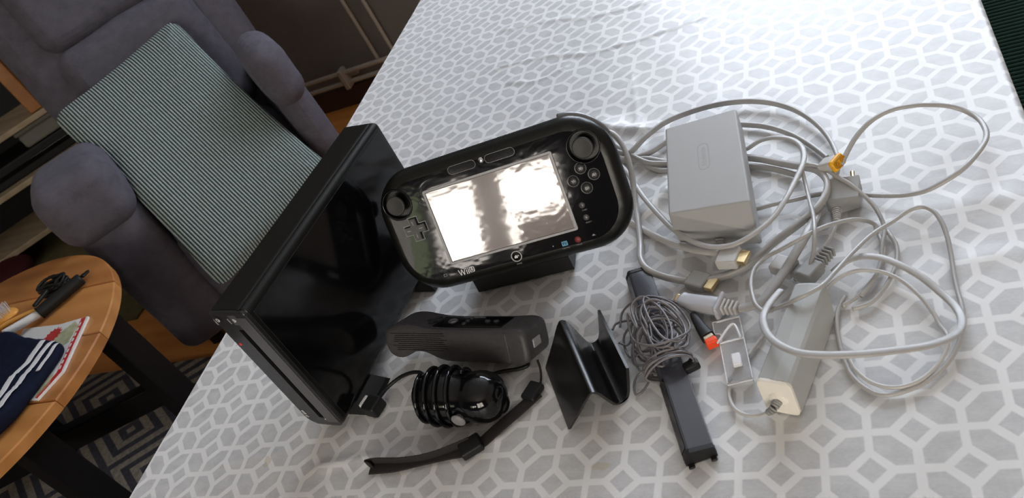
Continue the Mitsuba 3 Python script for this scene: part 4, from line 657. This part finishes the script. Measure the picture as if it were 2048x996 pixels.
pg = put(k, 'plug', blockat([-.5160, .4215, TZ + .0085], [-.4985, .4165, TZ + .0085], .019, .015, .003), 'm_black'); put(pg, 'plug_face', blockat([-.5200, .4232, TZ + .0090], [-.5158, .4220, TZ + .0090], .0135, .0125, .0015), 'm_ink', label='pale plug face')
# ================================================================== folded black stand
ea, ec = np.array([.891, .454, 0]), np.array([-.454, .891, 0])
zp = np.array([(-.084, .0015), (-.0665, .0245), (-.0530, .0428), (-.0500, .0450), (-.0470, .0425), (-.0420, .0180), (-.0385, .0045), (-.0350, .0020), (-.0300, .0025), (-.0260, .0060), (-.0150, .0360)])
zs = spline(np.c_[zp, np.zeros(len(zp))], 5)[:, :2]; zpoly = LineString(zs).buffer(.00125, cap_style=2)
PM = frame(ec * .547 + ZV * TZ, ea, ZV, -ec)
k = thing('folded_stand', 'black bent plastic display stand between the remote and the sensor bar', 'stand'); zm = extr(zpoly, .079); zv = np.asarray(zm.vertices).copy(); zv[:, 2] += np.where(zv[:, 2] > .04, zv[:, 1] * .34 * (zv[:, 0] < -.036), 0); put(k, 'plate', at(trimesh.Trimesh(zv, zm.faces, process=False), PM), 'm_standp', 25)
put(k, 'foot_edge', at(rbox(.0016, .0016, .077, .0007, (-.0838, .0011, .0395)), PM), 'm_inkdim')
# ================================================================== sensor bar with its tangled lead
sf, sn_ = np.array([-.2415, .549, TZ]), np.array([-.1698, .3412, TZ]); sx_ = (sn_ - sf); SL = np.linalg.norm(sx_); sx_ /= SL; SBM = frame(sf, np.cross(ZV, sx_), sx_, ZV)   # local x to the photo's right, y to the near end
SBM = frame(sf, -np.cross(ZV, sx_), -sx_, ZV); SBM[:3, 0] = np.cross(-sx_, ZV); SBM = frame(sf, np.cross(-sx_, ZV), -sx_, ZV)
bp = Polygon([(-.0125, .001), (.0120, .001), (.0125, .0085), (.0118, .0120), (-.0060, .0148), (-.0078, .0146), (-.0122, .0080)])
k = thing('sensor_bar', 'long slim black sensor bar with a tangled grey lead on the tablecloth', 'sensor bar')
BM = SBM @ frame((0, 0, 0), (1, 0, 0), (0, 0, 1), (0, -1, 0))
b = put(k, 'bar', at(extr(bp, SL - .008, .004), BM), 'm_bar', False)
for z0 in (0.0, SL - .004): put(b, 'end_cap', at(extr(bp.buffer(.0006), .004, z0), BM), 'm_black', False)
for z0 in (.006, SL - .078): put(b, 'infrared_window', at(extr(Polygon([(-.0079, .0148), (-.0124, .0080), (-.0124, .0040), (-.0130, .0040), (-.0130, .0082), (-.0083, .0152)]), .072, z0), BM), 'm_pgloss', False)
for x in (-.009, .009): put(b, 'foot', at(rbox(.005, .012, .0022, .0008, (x, -SL + .002, .0012)), SBM), 'm_black')
r5 = random.Random(11); pts = []
c0 = -.098
for i in range(15):
    a0 = c0 + r5.uniform(-.012, .016); ra_, rb2 = r5.uniform(.018, .036), r5.uniform(.013, .026); ph = r5.uniform(0, 6.28); off = r5.uniform(-.009, .009); zb = .018 + .0011 * i * .9; tw = r5.uniform(-.35, .35)
    for j in range(7):
        t_ = ph + j * 2 * math.pi / 7; x_, y_ = rb2 * math.cos(t_), ra_ * math.sin(t_); xx, yy = x_ * math.cos(tw) - y_ * math.sin(tw) + off, x_ * math.sin(tw) + y_ * math.cos(tw) + a0
        pts.append([xx, yy, zb + r5.uniform(-.001, .001) if abs(xx) < .015 else max(.003, zb - (abs(xx) - .015) * 1.1 + r5.uniform(-.002, .002))])
put(k, 'lead', at(tube(np.array(pts), .0022, n=6, sides=7), SBM), 'm_sbwire', True, label='tangled thin grey lead')
pts = []
for i in range(5 * 8 + 1):
    t_ = i * 2 * math.pi / 8; pts.append([.021 * math.cos(t_) * 1.0, c0 - .030 - .0016 * (i / 8) + .003 * math.sin(t_ * .5), .0145 + .0125 * math.sin(t_) + .001 * (i % 3)])
put(k, 'lead_binding', at(tube(np.array(pts), .0022, n=4, sides=7), SBM), 'm_sbwire', True)
put(k, 'lead_loop', tube(mm('sb_loopcord') + [0, 0, TZ], .0022, sides=7), 'm_sbwire', True); put(k, 'lead_loop', tube(mm('sb_plugcord') + [0, 0, TZ], .0022, sides=7), 'm_sbwire', True)
put(k, 'lead_loop', tube(np.vstack([mm('sb_left'), mm('sb_left')[:1] + [.01, -.02, .004]]) + [0, 0, TZ], .0022, sides=7), 'm_sbwire', True)
put(k, 'cable_tie', blockat(mm('sb_tie')[0] + [-.006, -.002, TZ + .003], mm('sb_tie')[0] + [.006, .004, TZ + .003], .009, .008, .002), 'm_black')
q = mm('sb_plug') + [0, 0, TZ + .001]
pl = put(k, 'plug', tube([q[0], q[0] * .6 + q[1] * .4, q[1], q[2]], np.r_[.005, np.linspace(.006, .0125, 24)], np.r_[.005, np.linspace(.006, .011, 24)], n=8, sides=12, sq=.6), 'm_black', 40)
put(pl, 'plug_neck', blockat(q[2], q[3], .0085, .008, .001), 'm_ivory', label='ivory plug neck'); put(pl, 'plug_tip', blockat(q[3], q[4], .0105, .0095, .0015), 'm_orange', label='bright orange plug tip')
# ================================================================== clear plastic clip stand
q = mm('clear'); cx_ = q[1] - q[0]; cx_[2] = 0; cw = np.linalg.norm(cx_); cx_ /= cw; cyv = np.cross(ZV, cx_); LM = frame(np.array([*((q[2] + q[3]) / 2)[:2], TZ]), cx_, cyv, ZV)
k = thing('clear_clip', 'clear plastic clip stand lying beside the grey power brick', 'clip stand')
pp = Polygon([(-.0105, 0), (.0105, 0), (.0105, .071), (-.0135, .071), (-.0135, .057), (-.0085, .055), (-.0085, .048), (-.0105, .046)])
put(k, 'plate', at(extr(pp, .0022, .004), LM), 'm_clear', False)
put(k, 'plate_edge', at(extr(pp.difference(pp.buffer(-.0007)), .0006, .0062), LM), 'm_clearedge', False)
for y, h_ in ((.001, .007), (.0455, .006), (.070, .006)): put(k, 'cross_bar', at(rbox(.0205, .0018, h_, .0006, (0, y, .001 + h_ / 2)), LM), 'm_clearedge' if y != .001 else 'm_clear')
put(k, 'diagonal_brace', at(tube([[-.012, .044, .009], [.004, .060, .010], [.008, .044, .009]], .0022, n=6, sides=6), LM), 'm_clearedge', True)
put(k, 'hinge_block', at(rbox(.0075, .012, .005, .001, (.001, .022, .0085)), LM), 'm_clearedge')
for x in (-.0075, .0075): put(k, 'peg', at(trimesh.creation.cylinder(.0022, .0062, 16), LM @ trimesh.transformations.translation_matrix([x, .006, .0033])), 'm_clear')
# ================================================================== grey charger box
q = mm('chgbox') + [0, 0, TZ]; k = thing('charger', 'matt grey charger box with an oval emblem propped on the cables', 'charger')
n1 = np.cross(q[1] - q[0], q[0] - q[3]); n1 /= np.linalg.norm(n1); n1 = n1 if n1[2] > 0 else -n1
low = [p - n1 * .026 for p in (q[0], q[1])] + [np.array([p[0], p[1] + .004, TZ + .007]) for p in (q[4], q[5])]
ctr = (np.sum(q, 0) + np.sum(low, 0)) / 10; P = np.vstack([q, low]); P = ctr + (P - ctr) * .965
sp_ = m3.Manifold.sphere(.0025, 12); put(k, 'box', tm(m3.Manifold.batch_hull([sp_.translate(p.tolist()) for p in P])), 'm_grey', 30)
ly = (q[0] + q[1] - q[2] - q[3]); ly /= np.linalg.norm(ly); lx = np.cross(ly, n1); lo = q[:4].mean(0) + n1 * .0004 + ly * .006; OM = frame(lo, -ly, lx, n1); OM = frame(lo, ly, -lx, n1)
top = (q[0] + q[1] + q[2] + q[3]) / 4
OM[:3, 3] = ctr + n1 * ((top - ctr) @ n1 * .965 + .00245) + ly * ((lo - ctr) @ ly) + lx * ((top - ctr) @ lx)
pill = LineString([(-.0135, 0), (.0135, 0)]).buffer(.0058, 14)
em = put(k, 'emblem', at(extr(pill.difference(pill.buffer(-.0011)), .0004), OM), 'm_greyd', False, label='oval raised emblem'); put(em, 'emblem_letters', text_at('Nintendo', .0046, OM, .0004), 'm_greyd', False)
put(k, 'cable', tube(mm('chg') + [0, 0, TZ], .0058, .0036, sides=10), 'm_cable', True)
q2 = mm('chgrelief') + [0, 0, TZ]
for i in range(4): put(k, 'strain_ring', blockat(q2[0] + (q2[1] - q2[0]) * i / 4, q2[0] + (q2[1] - q2[0]) * (i + .65) / 4, .0085 - .0005 * i, .0085 - .0005 * i, .001), 'm_greyd')
# ================================================================== long grey power brick
bt = np.array([.310, .9507, 0]); bs = np.array([.9507, -.310, 0]); bo_ = np.array([-.1085, .3785, TZ]); BKM = frame(bo_, bs, bt, ZV)
k = thing('power_brick', 'long grey power brick with a white end plate and ribbed lead', 'power brick')
RK = frame((0, 0, 0), (1, 0, 0), (0, 0, 1), (0, -1, 0)); bpoly = rrect(.0260, .0385, .004, (0, .0205))
bp2 = Polygon([(-.0130, .002), (.0130, .002), (.0130, .0385), (.0105, .0405), (.0, .0405), (-.0115, .0385), (-.0130, .0365)])
put(k, 'body', at(hullpts(np.vstack([np.c_[np.array(bp2.exterior.coords), np.full(8, z)] for z in (-.098, -.003)] + [np.c_[np.array(bp2.buffer(-.003).exterior.coords), np.full(len(bp2.buffer(-.003).exterior.coords), -.102)]])), BKM @ RK), 'm_brick', False)
ep = put(k, 'end_plate', at(soft(list(rrect(.0265, .0390, .004, (0, .0206)).exterior.coords)[:-1], .0036, .0010, N=90), BKM @ RK @ trimesh.transformations.translation_matrix([0, 0, -.0034])), 'm_cap', 30, label='cream end plate')
e0 = BKM @ np.array([.000, -.001, .019, 1]); e1_ = mm('brick_lead')[0] + [0, 0, TZ]
put(ep, 'collar', at(lathe([(.0, .002), (.006, .0018), (.0072, 0)], 24), BKM @ RK @ trimesh.transformations.translation_matrix([0, .0192, .0002])), 'm_cap', True)
sr = spline(np.array([e0[:3], (e0[:3] + e1_) / 2 + [0, -.003, .001], e1_]), 9)
for i in range(7): a, b2 = sr[int(i * 2.4)], sr[min(int(i * 2.4) + 2, len(sr) - 1)]; put(ep, 'strain_ring', tube([a, b2], .0074 - .0003 * i, n=2, sides=14), 'm_greyd', True)
put(k, 'lead', tube(mm('brick_lead') + [0, 0, TZ], .0034, sides=9), 'm_cable_b', True, label='thin white lead')
put(k, 'lead', tube(mm('loop_l') + [0, 0, TZ], .0038, sides=9), 'm_cable', True); put(k, 'lead', tube(mm('thin_n') + [0, 0, TZ], .0034, sides=9), 'm_cable_b', True)
r0 = mm('rearstrain') + [0, 0, TZ]; put(k, 'tail_block', blockat(r0[0] + [-.003, -.004, 0], r0[0] + [.010, .013, 0], .016, .013, .003), 'm_greyd')
for i in range(5): put(k, 'tail_ring', blockat(r0[0] + [.011, .014, -.001] + np.array([.0022, .0030, 0]) * i, r0[0] + [.0122, .0157, -.001] + np.array([.0022, .0030, 0]) * i, .0095, .0095, .001), 'm_greyd')
# ================================================================== plugs and flat leads
k = thing('yellow_plug', 'grey power plug with a yellow two-hole face on a raised loop of lead', 'plug')
fd = np.array([.74, -.52, .44]); fd /= np.linalg.norm(fd); yf = np.array([-.0470, .6275, TZ + .0315])
fs = np.cross(ZV, fd); fs /= np.linalg.norm(fs); YM = frame(yf, fs, np.cross(fd, fs), fd)
put(k, 'housing', at(rbox(.0150, .0105, .018, .003, (0, 0, -.0135)), YM), 'm_cable_b')
yp = put(k, 'yellow_face', at(rbox(.0172, .0118, .0062, .0025, (0, 0, -.0031)), YM), 'm_yellow', label='yellow socket face')
rim = LineString([(-.0034, 0), (.0034, 0)]).buffer(.0038, 10)
put(yp, 'socket_rim', at(extr(rim.buffer(.0004).difference(rim.buffer(-.0008)), .0010), YM), 'm_yellowd', False)
for x in (-.0032, .0032): put(yp, 'contact_hole', at(extr(Point(x, 0).buffer(.0022).difference(Point(x, 0).buffer(.0009)), .0008), YM), 'm_yellowd', False)
put(k, 'lead', tube(mm('dc_i') + [0, 0, TZ], .0050, .0040, sides=10), 'm_cable', True)
k = thing('mains_plug', 'dark grey two-pin mains plug lying under the yellow-faced plug', 'plug')
put(k, 'body', hullpts([(x, y, z + TZ) for x, y, z in ((-.0600, .6200, .002), (-.0330, .6180, .002), (-.0330, .6180, .020), (-.0600, .6200, .020), (-.0640, .5960, .003), (-.0360, .5930, .003), (-.0360, .5930, .017), (-.0640, .5960, .017), (-.0600, .5890, .005), (-.0520, .5880, .005), (-.0600, .5890, .013), (-.0520, .5880, .013))]), 'm_greyd', False)
for x in (-.054, -.039): put(k, 'pin', trimesh.creation.cylinder(.0021, .016, 16, transform=frame((x, .6265, TZ + .011), (1, 0, 0), (0, 0, 1), (0, 1, 0))), 'm_gold')
for i in range(6): put(k, 'strain_ring', tube([[-.0560 - .0002 * i, .5880 - .0025 * i, TZ + .009], [-.0560 - .0002 * i, .5865 - .0025 * i, TZ + .009]], .0086 - .0005 * i, n=2, sides=14), 'm_cable_b', True)
put(k, 'lead', tube(mm('plug_j') + [0, 0, TZ], .0038, sides=9), 'm_cable_b', True); put(k, 'lead', tube(mm('thin_u') + [0, 0, TZ], .0036, sides=9), 'm_cable', True)
for nm in ('thin_g', 'coil_o', 'coil_p'): put(k, 'lead', tube(mm(nm) + [0, 0, TZ], .0038, sides=9), 'm_cable', True)
k = thing('video_cable', 'thick grey video cable with a gold tipped plug below the charger', 'cable')
q = mm('hdmiplug') + [0, 0, TZ]
p_ = put(k, 'plug', blockat(q[0], q[1], .0205, .0105, .002), 'm_cable_b'); put(p_, 'gold_tip', blockat(q[1] - (q[2] - q[1]) * .1, q[2], .0150, .0052, .0008), 'm_gold', label='gold plated tip')
p_ = put(k, 'plug', blockat([-.1900, .5330, TZ + .006], [-.1730, .5235, TZ + .006], .0190, .0095, .002), 'm_greyd'); put(p_, 'gold_tip', blockat([-.1728, .5232, TZ + .006], [-.1650, .5190, TZ + .006], .0140, .0048, .0008), 'm_gold')
put(k, 'lead', tube(mm('hdmi_a') + [0, 0, TZ], .0072, .0060, sides=12), 'm_cable_b', True); put(k, 'lead', tube(mm('hdmi_b') + [0, 0, TZ], .0060, .0074, sides=12, sq=.7), 'm_cable', True)
k = thing('flat_cable', 'several flat grey leads arcing behind the charger, ending in a pale lilac plug', 'cable')
for nm, w in (('av_b', .0066), ('av_c', .0064), ('av_d', .0062), ('av_e', .0060)): put(k, 'lead', tube(mm(nm) + [0, 0, TZ], .0042, w, sides=12, sq=.6), 'm_cable', 50)
put(k, 'lead', tube(mm('av_k') + [0, 0, TZ], .0090, .0050, sides=12), 'm_cable', True)
q = mm('avplug') + [0, 0, TZ + .0005]
put(k, 'plug', tube([q[1], q[2], q[3]], np.r_[.010, np.full(4, .0165), np.full(8, .0165)][:13], np.full(13, .0118), n=6, sides=16, sq=.6), 'm_lilac', 40, label='pale lilac plug body')
put(k, 'plug_tip', blockat(q[0], q[1], .0085, .0058, .0008), 'm_gold'); put(k, 'plug_ring', blockat(q[3], q[4], .0230, .0165, .002), 'm_lilac')
for i in range(4): put(k, 'strain_ring', blockat(q[4] + (q[5] - q[4]) * (i / 4 + .03), q[4] + (q[5] - q[4]) * (i / 4 + .19), .0125 - .0008 * i, .0105 - .0006 * i, .0012), 'm_cable_b')
k = thing('white_connector', 'small pale rectangular connector among the cables beside the power brick', 'connector')
q = mm('hdmi2') + [0, 0, TZ]; put(k, 'shell', blockat(q[0], q[1], .0175, .0105, .002), 'm_cable_b'); put(k, 'tip', blockat(q[1], q[2], .0125, .0055, .0008), 'm_grey')
k = thing('ribbon_lead', 'broad pale grey flat lead looping in the air over the power brick', 'cable')
put(k, 'lead', tube(mm('ribbon_m') + [0, 0, TZ], .0062, .0032, sides=12, sq=.8), 'm_cable', True)
